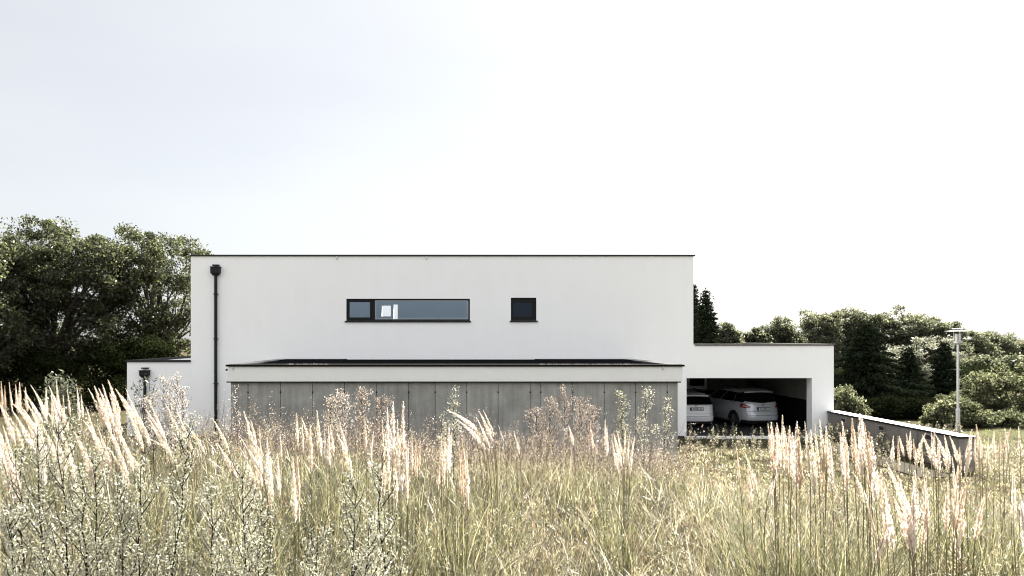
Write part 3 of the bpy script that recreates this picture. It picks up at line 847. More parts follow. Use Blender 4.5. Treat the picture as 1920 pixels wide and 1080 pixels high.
def tree(name, base, blobs, label, group=None, leaf=0.16, nclump=160, per=110, clump_r=0.55, hue=((0.035, 0.05, 0.016), (0.10, 0.125, 0.045)), trunk_r=0.22, seed=1, cat='tree', fork=1.6, shell=0.55, mat_='leaf', limbs=26, pale=1.15):
    """blobs: (x, y, z, rx, ry, rz) ellipsoids in world metres that make up the crown"""
    rg = np.random.default_rng(seed)
    base = Vector(base)
    if cat in ('bush', 'hedge'):
        base = Vector((base.x, blobs[0][1], base.z)); limbs = 10
    root = empty(name, base, 0, label, cat, group)
    vol = np.array([b[3] * b[4] * b[5] for b in blobs]) ** 0.67; vol /= vol.sum()
    cl = []
    for _ in range(nclump):
        b = blobs[rg.choice(len(blobs), p=vol)]
        d = rg.normal(size=3); d /= np.linalg.norm(d)
        r = rg.uniform(shell, 1.0) ** 0.6
        if cat in ('bush', 'hedge'): r *= rg.choice([0.85, 1.0, 1.12, 1.28], p=[0.3, 0.4, 0.2, 0.1])
        cl.append([b[0] + d[0] * r * b[3], b[1] + d[1] * r * b[4], b[2] + d[2] * r * b[5]])
    cl = np.array(cl); cl[:, 2] = np.maximum(cl[:, 2], base.z + 0.25)
    Ps = []; Cs = []
    h0, h1 = np.array(hue[0]), np.array(hue[1])
    for c in cl:
        k = int(per * rg.uniform(0.5, 1.4)); rr = clump_r * rg.uniform(0.6, 1.35)
        d = rg.normal(size=(k, 3)); d /= np.linalg.norm(d, axis=1, keepdims=True)
        q = d * (rg.uniform(0, 1, (k, 1)) ** 0.5) * rr * np.array([1.15, 1.15, 0.7])
        Ps.append(c + q)
        t = np.clip(rg.uniform(0, 1) * 0.55 + rg.uniform(0, 0.5, (k, 1)), 0, 1) + (rg.uniform(0, 1, (k, 1)) < 0.2) * pale  # random pale leaves stand in for sun glints on the crown
        Cs.append(h0 + (h1 - h0) * t)
    Pn = np.concatenate(Ps) - np.array(base); Cn = np.concatenate(Cs)
    V, Q = leaves_np(Pn, leaf, rg)
    np_mesh('crown', V, Q, M[mat_], root, np.repeat(Cn, 4, 0))
    mb = MB(); top = Vector(np.mean(np.array([[b[0], b[1], b[2]] for b in blobs]), 0)) - base
    fz = fork
    mb.tube([(0, 0, -0.3), (0.04, 0.02, fz * 0.5), (0.0, 0.05, fz)], [trunk_r * 1.25, trunk_r, trunk_r * 0.9], 8)
    pick = cl[rg.choice(len(cl), min(limbs, len(cl)), replace=False)]
    for c in pick:
        e = Vector(c) - base; s = Vector((0, 0.03, fz * rg.uniform(0.7, 1.0)))
        mid = s.lerp(e, 0.5) + Vector((rg.normal() * 0.25, rg.normal() * 0.25, 0.35 + rg.uniform(0, 0.4))) * min(1.0, (e - s).length * 0.18)
        q1 = s.lerp(mid, 0.5) + Vector((rg.normal() * .1, rg.normal() * .1, 0.1))
        mb.tube([s, q1, mid, e], [trunk_r * 0.55, trunk_r * 0.4, trunk_r * 0.25, 0.02], 5, cap=False)
        for _ in range(2):
            o = Vector(cl[rg.integers(len(cl))]) - base
            if (o - e).length < 2.2: mb.tube([mid, mid.lerp(o, 0.6) + Vector((0, 0, 0.15)), o], [trunk_r * 0.2, 0.03, 0.012], 4, cap=False)
    mb.build('trunk', M['bark'], root, fix=False)
    return root

def blob(px, py, rpx, rpy, D, depth=None, dy=0.0):
    p = at(px, py, D); rx = rpx * D / F; rz = rpy * D / F
    return (p.x, D + dy, p.z, rx, depth if depth else rx, rz)

GW = 'broadleaf trees behind the left end of the house'
HL = ((0.012, 0.015, 0.007), (0.085, 0.095, 0.045))
tree('walnut_tree', (at(95, 0, 38).x, 38, 0), [blob(85, 480, 70, 70, 38, 3.0), blob(40, 545, 85, 80, 38, 3.0), blob(150, 520, 80, 85, 38, 3.0), blob(205, 500, 50, 60, 38, 2.4), blob(100, 630, 125, 70, 38, 3.0)],
     'tallest dark walnut tree with a broad crown behind the meadow', GW, 0.16, 460, 200, 0.62, HL, 0.30, 11, fork=2.2, limbs=34)
tree('walnut_tree', (at(300, 0, 41).x, 41, 0), [blob(245, 482, 55, 56, 41, 2.6), blob(328, 492, 58, 48, 41, 2.6), blob(300, 575, 88, 70, 41, 2.6), blob(320, 645, 85, 55, 41, 2.6)],
     'airy walnut tree with sky gaps reaching over the main roof corner', GW, 0.16, 260, 175, 0.55, HL, 0.26, 12, fork=2.4, limbs=40)
tree('walnut_tree', (at(-50, 0, 34).x, 34, 0), [blob(-40, 520, 60, 70, 34, 2.6), blob(-30, 620, 70, 80, 34, 2.6)],
     'dark tree cut by the edge of the photo beside the tallest walnut', GW, 0.17, 150, 190, 0.6, HL, 0.26, 13, fork=1.8)
HD2 = ((0.006, 0.008, 0.004), (0.016, 0.020, 0.009))  # near-black leaf colour that puts the spruces' shade into the shrubs
HD = ((0.014, 0.019, 0.008), (0.034, 0.042, 0.017))  # dark leaf colour with the shade under the trees put in
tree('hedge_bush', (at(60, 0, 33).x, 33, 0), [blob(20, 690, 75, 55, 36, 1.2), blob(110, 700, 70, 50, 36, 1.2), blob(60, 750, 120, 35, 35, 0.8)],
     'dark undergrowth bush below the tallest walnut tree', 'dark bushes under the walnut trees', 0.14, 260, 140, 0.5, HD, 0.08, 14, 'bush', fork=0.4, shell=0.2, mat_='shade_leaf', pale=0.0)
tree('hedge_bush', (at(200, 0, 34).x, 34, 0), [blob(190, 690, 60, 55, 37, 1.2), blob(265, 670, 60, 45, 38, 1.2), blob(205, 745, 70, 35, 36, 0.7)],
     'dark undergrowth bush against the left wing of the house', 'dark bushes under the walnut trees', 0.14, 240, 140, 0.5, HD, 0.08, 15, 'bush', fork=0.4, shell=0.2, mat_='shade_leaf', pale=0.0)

def spruce(px, top_py, D, wpx, label, seed, base_py=None, group='dark spruces among the trees on the right', hue=((0.012, 0.017, 0.010), (0.032, 0.042, 0.024))):
    rg = np.random.default_rng(seed)
    tp = at(px, top_py, D); x = tp.x; zt_ = tp.z
    root = empty('spruce_tree', (x, D, 0), 0, label, 'tree', group)
    Rm = wpx * D / F / 2
    Ps = []; As = []
    mb = MB(); mb.tube([(0, 0, -0.2), (0, 0, zt_ * 0.5), (0.02, 0, zt_)], [0.16, 0.09, 0.012], 7); 
    z = 0.4
    while z < zt_ - 0.1:
        f = 1 - z / zt_; rad = Rm * (f ** 0.8) * rg.uniform(0.78, 1.2)
        nb = max(5, int(9 * f + 5))
        for k in range(nb):
            t = 2 * PI * k / nb + rg.uniform(-.3, .3); rl = rad * rg.uniform(0.6, 1.2)
            m = max(12, int(rl * 130))
            u = rg.uniform(0.1, 1, m) ** 0.8
            sp = 0.16 * (1.15 - u) + 0.03
            px_ = rl * u; dz = -0.28 * rl * u + 0.12 * rl * u * u
            off = rg.normal(size=(m, 3)) * sp[:, None] * np.array([1, 1, 0.6])
            Ps.append(np.stack([px_ * math.cos(t), px_ * math.sin(t), z + dz], 1) + off)
            As.append(np.tile([math.cos(t), math.sin(t), -0.35], (m, 1)))
        z += 0.22 + 0.16 * f
    P = np.concatenate(Ps); A = np.concatenate(As)
    n = len(P)
    a = A + rg.normal(size=(n, 3)) * 0.45; a /= np.linalg.norm(a, axis=1, keepdims=True)
    b = rg.normal(size=(n, 3)); b -= (b * a).sum(1, keepdims=True) * a; b /= np.linalg.norm(b, axis=1, keepdims=True)
    L = (rg.uniform(0.14, 0.32, n))[:, None]; Wd = L * 0.34
    V = np.stack([P - a * L * 0.5, P + b * Wd * 0.5, P + a * L * 0.5, P - b * Wd * 0.5], 1).reshape(-1, 3)
    c = np.array(hue[0]) + (np.array(hue[1]) - np.array(hue[0])) * rg.uniform(0, 1, (n, 1))
    np_mesh('crown', V, np.arange(4 * n).reshape(-1, 4), M['needle'], root, np.repeat(c, 4, 0))
    mb.build('trunk', M['bark'], root, fix=False)
spruce(1324, 544, 46, 104, 'dark spruce rising just beside the right end of the main roof', 21)
spruce(1301, 535, 49, 60, 'spruce almost wholly hidden behind the right corner of the main block', 22)
spruce(1624, 600, 40, 190, 'broad dark spruce behind the start of the garden wall', 23)
spruce(1702, 650, 41, 96, 'shorter spruce in front of the pale willow', 24)
spruce(1770, 640, 42, 84, 'dark spruce directly beside the street lamp pole', 25)

GP = 'row of broadleaf trees on the skyline at the right'
HP = ((0.030, 0.037, 0.020), (0.125, 0.134, 0.080))
def back_tree(px, top, wpx, D, label, seed, bottom=760, hue=HP, name='poplar_tree', grp=GP, leaf=0.22, nc=230, per=120):
    h = (bottom - top); r = wpx / 2
    bl = [blob(px, top + h * 0.17, r * 0.60, h * 0.15, D, None), blob(px - r * 0.40, top + h * 0.34, r * 0.72, h * 0.25, D), blob(px + r * 0.42, top + h * 0.36, r * 0.70, h * 0.25, D), blob(px, top + h * 0.62, r * 1.0, h * 0.30, D)]
    rb = np.random.default_rng(seed + 900)
    for _ in range(7):
        bl.append(blob(px + rb.uniform(-0.85, 0.85) * r, top + h * rb.uniform(0.05, 0.45), r * rb.uniform(0.16, 0.3), h * rb.uniform(0.06, 0.11), D))
    tree(name, (at(px, 0, D).x, D, 0), bl, label, grp, leaf, nc, per, wpx * D / F * 0.135, hue, 0.22, seed, fork=1.2, limbs=14, shell=0.35)
back_tree(1362, 606, 62, 62, 'small rounded tree showing above the carport roof next to the spruce', 31, 740)
back_tree(1420, 614, 50, 64, 'lowest small tree showing above the middle of the carport roof', 32, 740)
back_tree(1468, 592, 78, 66, 'first tall poplar above the carport roof where the tree row climbs', 33)
back_tree(1530, 584, 84, 68, 'poplar behind the right end of the carport roof', 34)
back_tree(1590, 576, 84, 70, 'poplar rising behind the tip of the broad dark spruce', 35)
back_tree(1652, 574, 84, 70, 'highest poplar of the row, between the broad spruce and the willow', 36)
back_tree(1722, 580, 92, 68, 'poplar standing behind the pale willow', 37)
back_tree(1775, 600, 70, 66, 'poplar whose crown ends beside the lamp head', 38)
GFAR = 'distant trees beyond the street lamp'
back_tree(1832, 618, 66, 88, 'distant tree just beyond the lamp pole', 39, 740, grp=GFAR, name='broadleaf_tree')
back_tree(1880, 624, 74, 92, 'distant tree above the large hedge', 40, 740, grp=GFAR, name='broadleaf_tree')
back_tree(1935, 634, 80, 92, 'distant tree at the far edge of the photo above the hedge', 41, 740, grp=GFAR, name='broadleaf_tree')
back_tree(1850, 662, 110, 60, 'middle distance leafy tree behind the large hedge', 42, 780, grp=GFAR, name='broadleaf_tree')
back_tree(1925, 668, 110, 58, 'middle distance leafy tree behind the hedge at the photo edge', 43, 780, grp=GFAR, name='broadleaf_tree')
HWIL = ((0.12, 0.13, 0.085), (0.26, 0.27, 0.20))
tree('willow_tree', (at(1718, 0, 50).x, 50, 0), [blob(1686, 684, 42, 42, 50), blob(1742, 674, 52, 46, 50), blob(1715, 735, 70, 45, 50)], 'pale silvery willow glowing between the dark spruces', None, 0.16, 190, 120, 0.45, HWIL, 0.2, 51, mat_='weed')
HB = ((0.022, 0.028, 0.014), (0.13, 0.14, 0.075))
tree('clipped_hedge', (at(1890, 0, 34).x, 34, 0), [blob(1850, 735, 42, 42, 34, 1.2), blob(1905, 728, 50, 46, 34, 1.3), blob(1965, 735, 45, 46, 34, 1.3), blob(1900, 770, 85, 30, 34, 1.3)], 'large dense hedge with a sunlit top beyond the street lamp', None, 0.12, 190, 150, 0.40, HB, 0.08, 52, 'hedge', fork=0.5, shell=0.45, mat_='hedge_leaf')
tree('vine_covered_bush', (at(1792, 0, 29).x, 29, 0), [blob(1785, 775, 42, 38, 29, 0.9), blob(1822, 790, 30, 28, 29, 0.7), blob(1760, 795, 20, 22, 29, 0.5)], 'rounded bush draped in vines behind the end of the garden wall', None, 0.11, 105, 140, 0.28, HB, 0.06, 53, 'bush', fork=0.3, shell=0.55, mat_='hedge_leaf')
tree('low_shrub', (at(1870, 0, 29).x, 29, 0), [blob(1855, 795, 25, 22, 29, 0.6), blob(1895, 792, 30, 24, 29, 0.7)], 'low leafy shrub on the lawn edge below the large hedge', None, 0.09, 70, 150, 0.26, HB, 0.04, 54, 'bush', fork=0.2, mat_='hedge_leaf')
tree('low_shrub', (at(1580, 0, 29).x, 29, 0), [blob(1578, 755, 22, 28, 29, 0.5), blob(1600, 775, 22, 20, 29, 0.5)], 'small pale leaved shrub beside the carport pillar', None, 0.11, 60, 140, 0.28, ((0.03, 0.036, 0.018), (0.13, 0.14, 0.08)), 0.04, 55, 'bush', fork=0.2, mat_='hedge_leaf')
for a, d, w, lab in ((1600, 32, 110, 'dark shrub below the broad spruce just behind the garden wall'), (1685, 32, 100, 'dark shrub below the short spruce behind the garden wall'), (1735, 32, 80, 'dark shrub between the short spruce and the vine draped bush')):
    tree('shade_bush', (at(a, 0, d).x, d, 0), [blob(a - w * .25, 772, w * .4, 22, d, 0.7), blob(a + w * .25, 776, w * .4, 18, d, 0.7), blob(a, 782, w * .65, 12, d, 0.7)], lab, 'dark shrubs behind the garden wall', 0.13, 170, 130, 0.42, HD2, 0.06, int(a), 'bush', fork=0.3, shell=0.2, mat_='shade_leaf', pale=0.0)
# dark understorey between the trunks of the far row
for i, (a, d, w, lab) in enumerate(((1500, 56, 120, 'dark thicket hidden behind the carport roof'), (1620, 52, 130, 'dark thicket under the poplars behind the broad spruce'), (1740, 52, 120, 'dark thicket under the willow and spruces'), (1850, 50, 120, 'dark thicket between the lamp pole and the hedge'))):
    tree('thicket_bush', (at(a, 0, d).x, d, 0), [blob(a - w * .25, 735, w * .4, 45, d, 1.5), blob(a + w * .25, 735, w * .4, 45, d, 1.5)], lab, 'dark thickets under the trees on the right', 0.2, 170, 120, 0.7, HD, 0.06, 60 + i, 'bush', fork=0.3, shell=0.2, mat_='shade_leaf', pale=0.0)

# ------------------------------------------------------------------ meadow grass (nobody could count it)
def blocked(x, y):
    g = (x > GL - 0.15) & (x < GR + 0.15) & (y > YG - 0.1)
    h = (x > XW - 0.2) & (x < 8.5) & (y > YF - 0.15)
    c = (x >= 8.4) & (x < 13.3) & (y > YF - 0.6)
    l = (x > 12.35) & (x < 13.42) & (y > 18.2)
    w = (x > 14.1) & (x < 14.8) & (y > 18.9)
    p = (x >= 13.3) & (x < 14.8) & (y > YF - 0.2)
    return g | h | c | l | w | p

def scatter(n, d0, d1, power, px0=-520, px1=2560, rg=rng):
    """points on the ground inside the view wedge, denser near the camera"""
    u = rg.uniform(0, 1, n)
    k = 2 - power
    D = (d0 ** k + u * (d1 ** k - d0 ** k)) ** (1 / k) if abs(k) > 1e-6 else d0 * (d1 / d0) ** u
    px = rg.uniform(px0, px1, n); x = (px - CX) * D / F
    ok = ~blocked(x, D)
    return x[ok], D[ok]

def vnoise(x, y, s, seed):
    r = np.random.default_rng(seed); g = r.uniform(0, 1, (64, 64))
    X = x / s + 31.3; Y = y / s + 17.7
    i = np.floor(X).astype(int); j = np.floor(Y).astype(int); fx = X - i; fy = Y - j
    fx = fx * fx * (3 - 2 * fx); fy = fy * fy * (3 - 2 * fy)
    a = g[i % 64, j % 64]; b = g[(i + 1) % 64, j % 64]; c = g[i % 64, (j + 1) % 64]; d = g[(i + 1) % 64, (j + 1) % 64]
    return (a * (1 - fx) + b * fx) * (1 - fy) + (c * (1 - fx) + d * fx) * fy

def blades(x, y, z, h, lean, az, width, bend, rg, col, seg=3):
    """curved tapering blades as one array of quads"""
    n = len(x); lv = np.linspace(0, 1, seg + 1)
    face = rg.uniform(0, 2 * PI, n)
    V = np.zeros((n, (seg + 1) * 2, 3)); Cc = np.zeros((n, (seg + 1) * 2, 3))
    for i, t in enumerate(lv):
        ang = lean + bend * t
        r = h * t * np.sin(np.minimum(ang, 2.4)) ; zz = h * t * np.cos(np.minimum(ang, 2.4) * 0.9)
        cx = x + r * np.cos(az); cy = y + r * np.sin(az); cz = z + zz
        w = width * (1 - t ** 1.6 * 0.92) / 2
        V[:, 2 * i, 0] = cx - w * np.cos(face); V[:, 2 * i, 1] = cy - w * np.sin(face); V[:, 2 * i, 2] = cz
        V[:, 2 * i + 1, 0] = cx + w * np.cos(face); V[:, 2 * i + 1, 1] = cy + w * np.sin(face); V[:, 2 * i + 1, 2] = cz
        Cc[:, 2 * i] = col; Cc[:, 2 * i + 1] = col
    k = (seg + 1) * 2
    q = np.array([[2 * i, 2 * i + 1, 2 * i + 3, 2 * i + 2] for i in range(seg)])
    Q = (np.arange(n)[:, None, None] * k + q[None]).reshape(-1, 4)
    return V.reshape(-1, 3), Q, Cc.reshape(-1, 3)

def join(parts):
    Vs, Qs, Cs = [], [], []; n = 0
    for V, Q, Cc in parts:
        Vs.append(V); Qs.append(Q + n); Cs.append(Cc); n += len(V)
    return np.concatenate(Vs), np.concatenate(Qs), np.concatenate(Cs)

PAL = np.array([(0.33, 0.31, 0.17), (0.17, 0.18, 0.075), (0.47, 0.42, 0.27), (0.05, 0.05, 0.022), (0.74, 0.69, 0.52), (0.085, 0.060, 0.036)])  # palest and darkest tones put highlights and gap shade into the blades
def grass_colour(x, y, n, rg, per_tuft=None):
    gr = vnoise(x, y, 1.7, 3); br = vnoise(x, y, 1.1, 4)
    # brown matted patch in the middle of the meadow
    pxx = CX + x * F / np.maximum(y, 1)
    patch = np.exp(-((pxx - 960) / 230) ** 2 - ((y - 5.3) / 1.6) ** 2)
    w = np.stack([0.85 + 0 * gr, 0.4 + 1.0 * gr, 0.28 + 0.35 * br, 0.45 + 0.8 * gr, 0.27 + 0.35 * br, 0.34 + 0.9 * br ** 2 + 1.6 * patch], 1)
    w[:, 1] *= (1 - 0.6 * patch); w[:, 3] *= (1 - 0.6 * patch)
    cw = np.cumsum(w, 1); cw /= cw[:, -1:]
    draw = rg.uniform(0, 1, (n, 1))
    if per_tuft is not None: draw = np.where(rg.uniform(0, 1, (n, 1)) < 0.72, per_tuft[:, None], draw)
    k = (draw > cw).sum(1)
    c = PAL[np.minimum(k, 5)] * rg.uniform(0.6, 1.35, (n, 1))
    return c

def meadow():
    rg = np.random.default_rng(101)
    tx, ty = scatter(42000, 1.5, 25.8, 1.0, rg=rg)
    gap = vnoise(tx, ty, 0.22, 31) * 0.6 + vnoise(tx, ty, 0.6, 32) * 0.4
    keep = rg.uniform(0, 1, len(tx)) < smooth(0.25, 0.62, gap) * 0.92 + 0.08
    tx, ty = tx[keep], ty[keep]; tcol = rg.uniform(0, 1, len(tx)); thg = rg.uniform(0.65, 1.3, len(tx))
    per = 17
    n = len(tx) * per
    tl = rg.uniform(0, 2 * PI, len(tx)); 
    x = np.repeat(tx, per) + rg.normal(0, 0.03, n) * (1 + 0.05 * np.repeat(ty, per)); y = np.repeat(ty, per) + rg.normal(0, 0.03, n) * (1 + 0.05 * np.repeat(ty, per))
    ok = ~blocked(x, y); x, y = x[ok], y[ok]; n = len(x); tlr = np.repeat(tl, per)[ok]; tcr = np.repeat(tcol, per)[ok]; thr = np.repeat(thg, per)[ok]
    z = gz(x, y)
    hn = vnoise(x, y, 1.3, 5)
    base = 0.27 + 0.26 * hn
    base = base * (1 - 0.25 * smooth(1.5, 5, x)) * (1 - 0.55 * smooth(14, 19, y)) * (1 - 0.5 * smooth(8.5, 11, x))
    pxx = CX + x * F / np.maximum(y, 1)
    base *= 1 - 0.35 * np.exp(-((pxx - 1010) / 260) ** 2 - ((y - 5.2) / 1.8) ** 2)
    h = base * thr * rg.uniform(0.6, 1.25, n)
    lean = np.abs(rg.normal(0.12, 0.34, n)); bend = np.abs(rg.normal(0.4, 0.5, n))
    az = np.where(rg.uniform(0, 1, n) < 0.5, tlr, rg.uniform(0, 2 * PI, n))
    wd = np.maximum(0.0048, 0.0011 * y) * rg.uniform(0.6, 1.5, n)
    col = grass_colour(x, y, n, rg, tcr)
    parts = [blades(x, y, z - 0.03, h, lean, az, wd, bend, rg, col, 3)]
    # long fallen and arching straws that tangle through the tufts
    ax, ay = scatter(8800, 1.8, 16, 0.9, rg=rg); m = len(ax)
    sc = np.where(rg.uniform(0, 1, (m, 1)) < 0.55, np.array([(0.58, 0.55, 0.38)]), np.array([(0.20, 0.17, 0.10)])) * rg.uniform(0.6, 1.2, (m, 1))
    parts.append(blades(ax, ay, gz(ax, ay) + rg.uniform(0, 0.12, m), rg.uniform(0.35, 0.8, m) * (1 - 0.3 * smooth(2, 6, ax)), np.abs(rg.normal(0.45, 0.35, m)), rg.uniform(0, 2 * PI, m), np.maximum(0.004, 0.0009 * ay) * rg.uniform(0.6, 1.2, m), rg.uniform(0.3, 1.3, m), rg, sc, 5))
    V, Q, Cc = join(parts)
    o = np_mesh('meadow_grass', V, Q, M['grass'], None, Cc)
    tag(o, 'tall dry yellow green meadow grass sloping down to the house', 'grass', None, 'stuff')

    # taller seeding grass: thin stalks with loose straw coloured heads
    sx, sy = scatter(3300, 2.0, 19, 0.9, rg=rg)
    n = len(sx); sz = gz(sx, sy); h = (0.46 + 0.28 * vnoise(sx, sy, 1.5, 8)) * rg.uniform(0.7, 1.2, n) * (1 - 0.3 * smooth(13, 19, sy)) * (1 - 0.3 * smooth(2, 5, sx))
    lean = np.abs(rg.normal(0.06, 0.09, n)); az = rg.uniform(0, 2 * PI, n); bend = np.abs(rg.normal(0.12, 0.12, n))
    wd = np.maximum(0.003, 0.0007 * sy)
    stalk_c = np.array([(0.30, 0.25, 0.12)]) * rg.uniform(0.6, 1.3, (n, 1))
    parts = [blades(sx, sy, sz, h, lean, az, wd, bend, rg, stalk_c, 4)]
    k = 16
    t = rg.uniform(0.72, 1.0, (n, k)); ang = lean[:, None] + bend[:, None] * t
    r = h[:, None] * t * np.sin(ang); zz = h[:, None] * t * np.cos(ang * 0.9)
    sp = (0.03 * (1.05 - t) / 0.33 + 0.004)
    P = np.stack([sx[:, None] + r * np.cos(az)[:, None] + rg.normal(0, 1, (n, k)) * sp, sy[:, None] + r * np.sin(az)[:, None] + rg.normal(0, 1, (n, k)) * sp, sz[:, None] + zz + rg.normal(0, 0.008, (n, k))], -1).reshape(-1, 3)
    hue = np.where(rg.uniform(0, 1, (n, 1)) < 0.35, np.array([(0.22, 0.15, 0.11)]), np.array([(0.44, 0.40, 0.26)])) * rg.uniform(0.7, 1.2, (n, 1))
    V, Q = leaves_np(P, 0.026 * np.repeat(np.maximum(1, sy / 7), k), rg, -1.6, 0.28)
    parts.append((V, Q, np.repeat(np.repeat(hue, k, 0), 4, 0)))
    V, Q, Cc = join(parts)
    o = np_mesh('seeding_grass', V, Q, M['grass'], None, Cc)
    tag(o, 'thin seeding grass stalks standing through the meadow', 'grass', None, 'stuff')

    # fine branching weeds with specks of seed, thick in front of the concrete wall
    parts = []
    def weeds(n0, d0, d1, px0, px1, hmin, hmax, c0, c1, power, nb=26, speck=0.014, spread=0.16, seed=1):
        rg = np.random.default_rng(seed)
        wx, wy = scatter(n0, d0, d1, power, px0, px1, rg); n = len(wx)
        wz = gz(wx, wy); h = rg.uniform(hmin, hmax, n)
        lean = np.abs(rg.normal(0.05, 0.08, n)); az = rg.uniform(0, 2 * PI, n); bend = np.abs(rg.normal(0.08, 0.1, n))
        cst = np.array([c0]) * rg.uniform(0.5, 1.0, (n, 1)) * 0.6
        parts.append(blades(wx, wy, wz, h, lean, az, np.maximum(0.004, 0.0006 * wy), bend, rg, cst, 4))
        t = rg.uniform(0.30, 1.0, (n, nb)) ** 0.8; ang = lean[:, None] + bend[:, None] * t
        sp = spread * h[:, None] * (1.25 - t)
        th = rg.uniform(0, 2 * PI, (n, nb)); rr = sp * np.sqrt(rg.uniform(0.05, 1, (n, nb)))
        X = wx[:, None] + h[:, None] * t * np.sin(ang) * np.cos(az)[:, None] + rr * np.cos(th)
        Y = wy[:, None] + h[:, None] * t * np.sin(ang) * np.sin(az)[:, None] + rr * np.sin(th)
        Z = wz[:, None] + h[:, None] * t * np.cos(ang) + 0.5 * rr
        P = np.stack([X, Y, Z], -1).reshape(-1, 3)
        m = rg.uniform(0, 1, (n * nb, 1)); cc = np.array(c0) * (1 - m) + np.array(c1) * m
        size = speck * np.repeat(np.maximum(1, wy / 6), nb)
        V, Q = leaves_np(P, size, rg, 0, 0.6); parts.append((V, Q, np.repeat(cc, 4, 0)))
        # little side twigs
        k = 5; ti = rg.uniform(0.35, 0.9, (n, k)); bx = (wx[:, None] + h[:, None] * ti * np.sin(lean[:, None]) * np.cos(az)[:, None]).ravel(); by = (wy[:, None] + h[:, None] * ti * np.sin(lean[:, None]) * np.sin(az)[:, None]).ravel(); bz = (wz[:, None] + h[:, None] * ti).ravel()
        m_ = n * k
        parts.append(blades(bx, by, bz, np.repeat(h, k) * rg.uniform(0.12, 0.3, m_), rg.uniform(0.5, 0.9, m_), rg.uniform(0, 2 * PI, m_), np.repeat(np.maximum(0.003, 0.0005 * wy), k), -0.3 * np.ones(m_), rg, np.repeat(cst, k, 0), 2))
    weeds(900, 7.5, 16, 380, 1290, 0.65, 1.10, (0.13, 0.09, 0.06), (0.56, 0.48, 0.40), 0.6, 46, 0.0115, 0.17, 201)
    weeds(420, 6.5, 13, 560, 1290, 0.55, 0.9, (0.14, 0.105, 0.06), (0.48, 0.43, 0.32), 0.6, 46, 0.0115, 0.17, 202)
    weeds(150, 6.5, 12, 120, 420, 0.5, 0.95, (0.14, 0.13, 0.06), (0.55, 0.50, 0.42), 0.6, 46, 0.012, 0.15, 203)
    weeds(700, 18.8, 25.4, 1545, 1800, 0.3, 0.7, (0.09, 0.08, 0.045), (0.34, 0.31, 0.22), 0.6, 26, 0.014, 0.2, 207)
    weeds(140, 20, 25, 1285, 1560, 0.35, 0.75, (0.13, 0.12, 0.06), (0.45, 0.42, 0.32), 0.6, 26, 0.014, 0.15, 204)
    weeds(260, 2.0, 4.5, -150, 760, 0.36, 0.66, (0.13, 0.135, 0.08), (0.54, 0.52, 0.40), 0.8, 150, 0.0105, 0.17, 205)
    weeds(300, 2.0, 5.5, 700, 2050, 0.30, 0.55, (0.12, 0.12, 0.06), (0.52, 0.50, 0.37), 0.8, 90, 0.0105, 0.18, 206)
    V, Q, Cc = join(parts)
    o = np_mesh('wild_weeds', V, Q, M['weed'], None, Cc)
    tag(o, 'fine branching weeds speckled with seed among the meadow grass', 'weeds', None, 'stuff')
meadow()

def lawn():
    rg = np.random.default_rng(77)
    n = 26000
    x = rg.uniform(14.7, 34, n); y = rg.uniform(17, 30.5, n)
    gr = vnoise(x, y, 2.3, 41)
    pale = smooth(25.0, 22.0, y + 2 * (gr - 0.5))[:, None]
    c = np.array([(0.19, 0.23, 0.085)]) * (1 - pale) + np.array([(0.46, 0.43, 0.31)]) * pale
    c = c * rg.uniform(0.6, 1.35, (n, 1))
    V, Q, Cc = blades(x, y, gz(x, y) - 0.01, rg.uniform(0.05, 0.16, n) * (1 - 0.4 * gr), np.abs(rg.normal(0.2, 0.4, n)), rg.uniform(0, 2 * PI, n), rg.uniform(0.014, 0.03, n), np.abs(rg.normal(0.4, 0.4, n)), rg, c, 2)
    o = np_mesh('lawn_grass', V, Q, M['grass'], None, Cc)
    tag(o, 'short green and pale lawn beyond the garden wall', 'grass', None, 'stuff')
lawn()

# ------------------------------------------------------------------ feathery reed grass
def plume_mesh(seed, n=300, lob=5, bendx=0.0, fat=0.078, tone=(1.0, 1.0, 1.0)):
    rg = np.random.default_rng(seed)
    t = rg.uniform(0, 1, n) ** 0.9
    prof = np.where(t < 0.28, (np.clip(t, 0.01, 1) / 0.28) ** 0.6, ((1 - t) / 0.72) ** 0.95 + 0.015)
    prof = prof * (0.84 + 0.25 * np.abs(np.sin(t * lob * PI + rg.uniform(0, 1))))
    th = rg.uniform(0, 2 * PI, n); r = fat * prof * np.sqrt(rg.uniform(0, 1, n))
    ax = bendx * t * t
    P = np.stack([ax + r * np.cos(th), r * np.sin(th), t], 1)
    a = np.stack([0.35 * np.cos(th) + 2 * bendx * t, 0.35 * np.sin(th), np.ones(n)], 1) + rg.normal(0, 0.14, (n, 3)); a /= np.linalg.norm(a, axis=1, keepdims=True)
    b = rg.normal(size=(n, 3)); b -= (b * a).sum(1, keepdims=True) * a; b /= np.linalg.norm(b, axis=1, keepdims=True)
    L = (rg.uniform(0.06, 0.11, n) * (1.05 - 0.55 * t))[:, None]; Wd = L * 0.13
    V = np.stack([P - a * L * 0.4, P + b * Wd, P + a * L * 0.6, P - b * Wd], 1).reshape(-1, 3)
    m = rg.uniform(0, 1, (n, 1)); c = np.array((0.68, 0.60, 0.53)) * (1 - m) + np.array((0.84, 0.81, 0.75)) * m; c = c * np.array(tone) * rg.uniform(0.8, 1.1, (n, 1))
    o = np_mesh('plume', V, np.arange(4 * n).reshape(-1, 4), M['plume'], None, np.repeat(c, 4, 0))
    return data_only(o)
TONE = [(1, 1, 1), (1, 1, 1), (1.02, .97, .93), (0.96, .89, .82), (1, 1.0, .93), (0.88, .80, .70)]
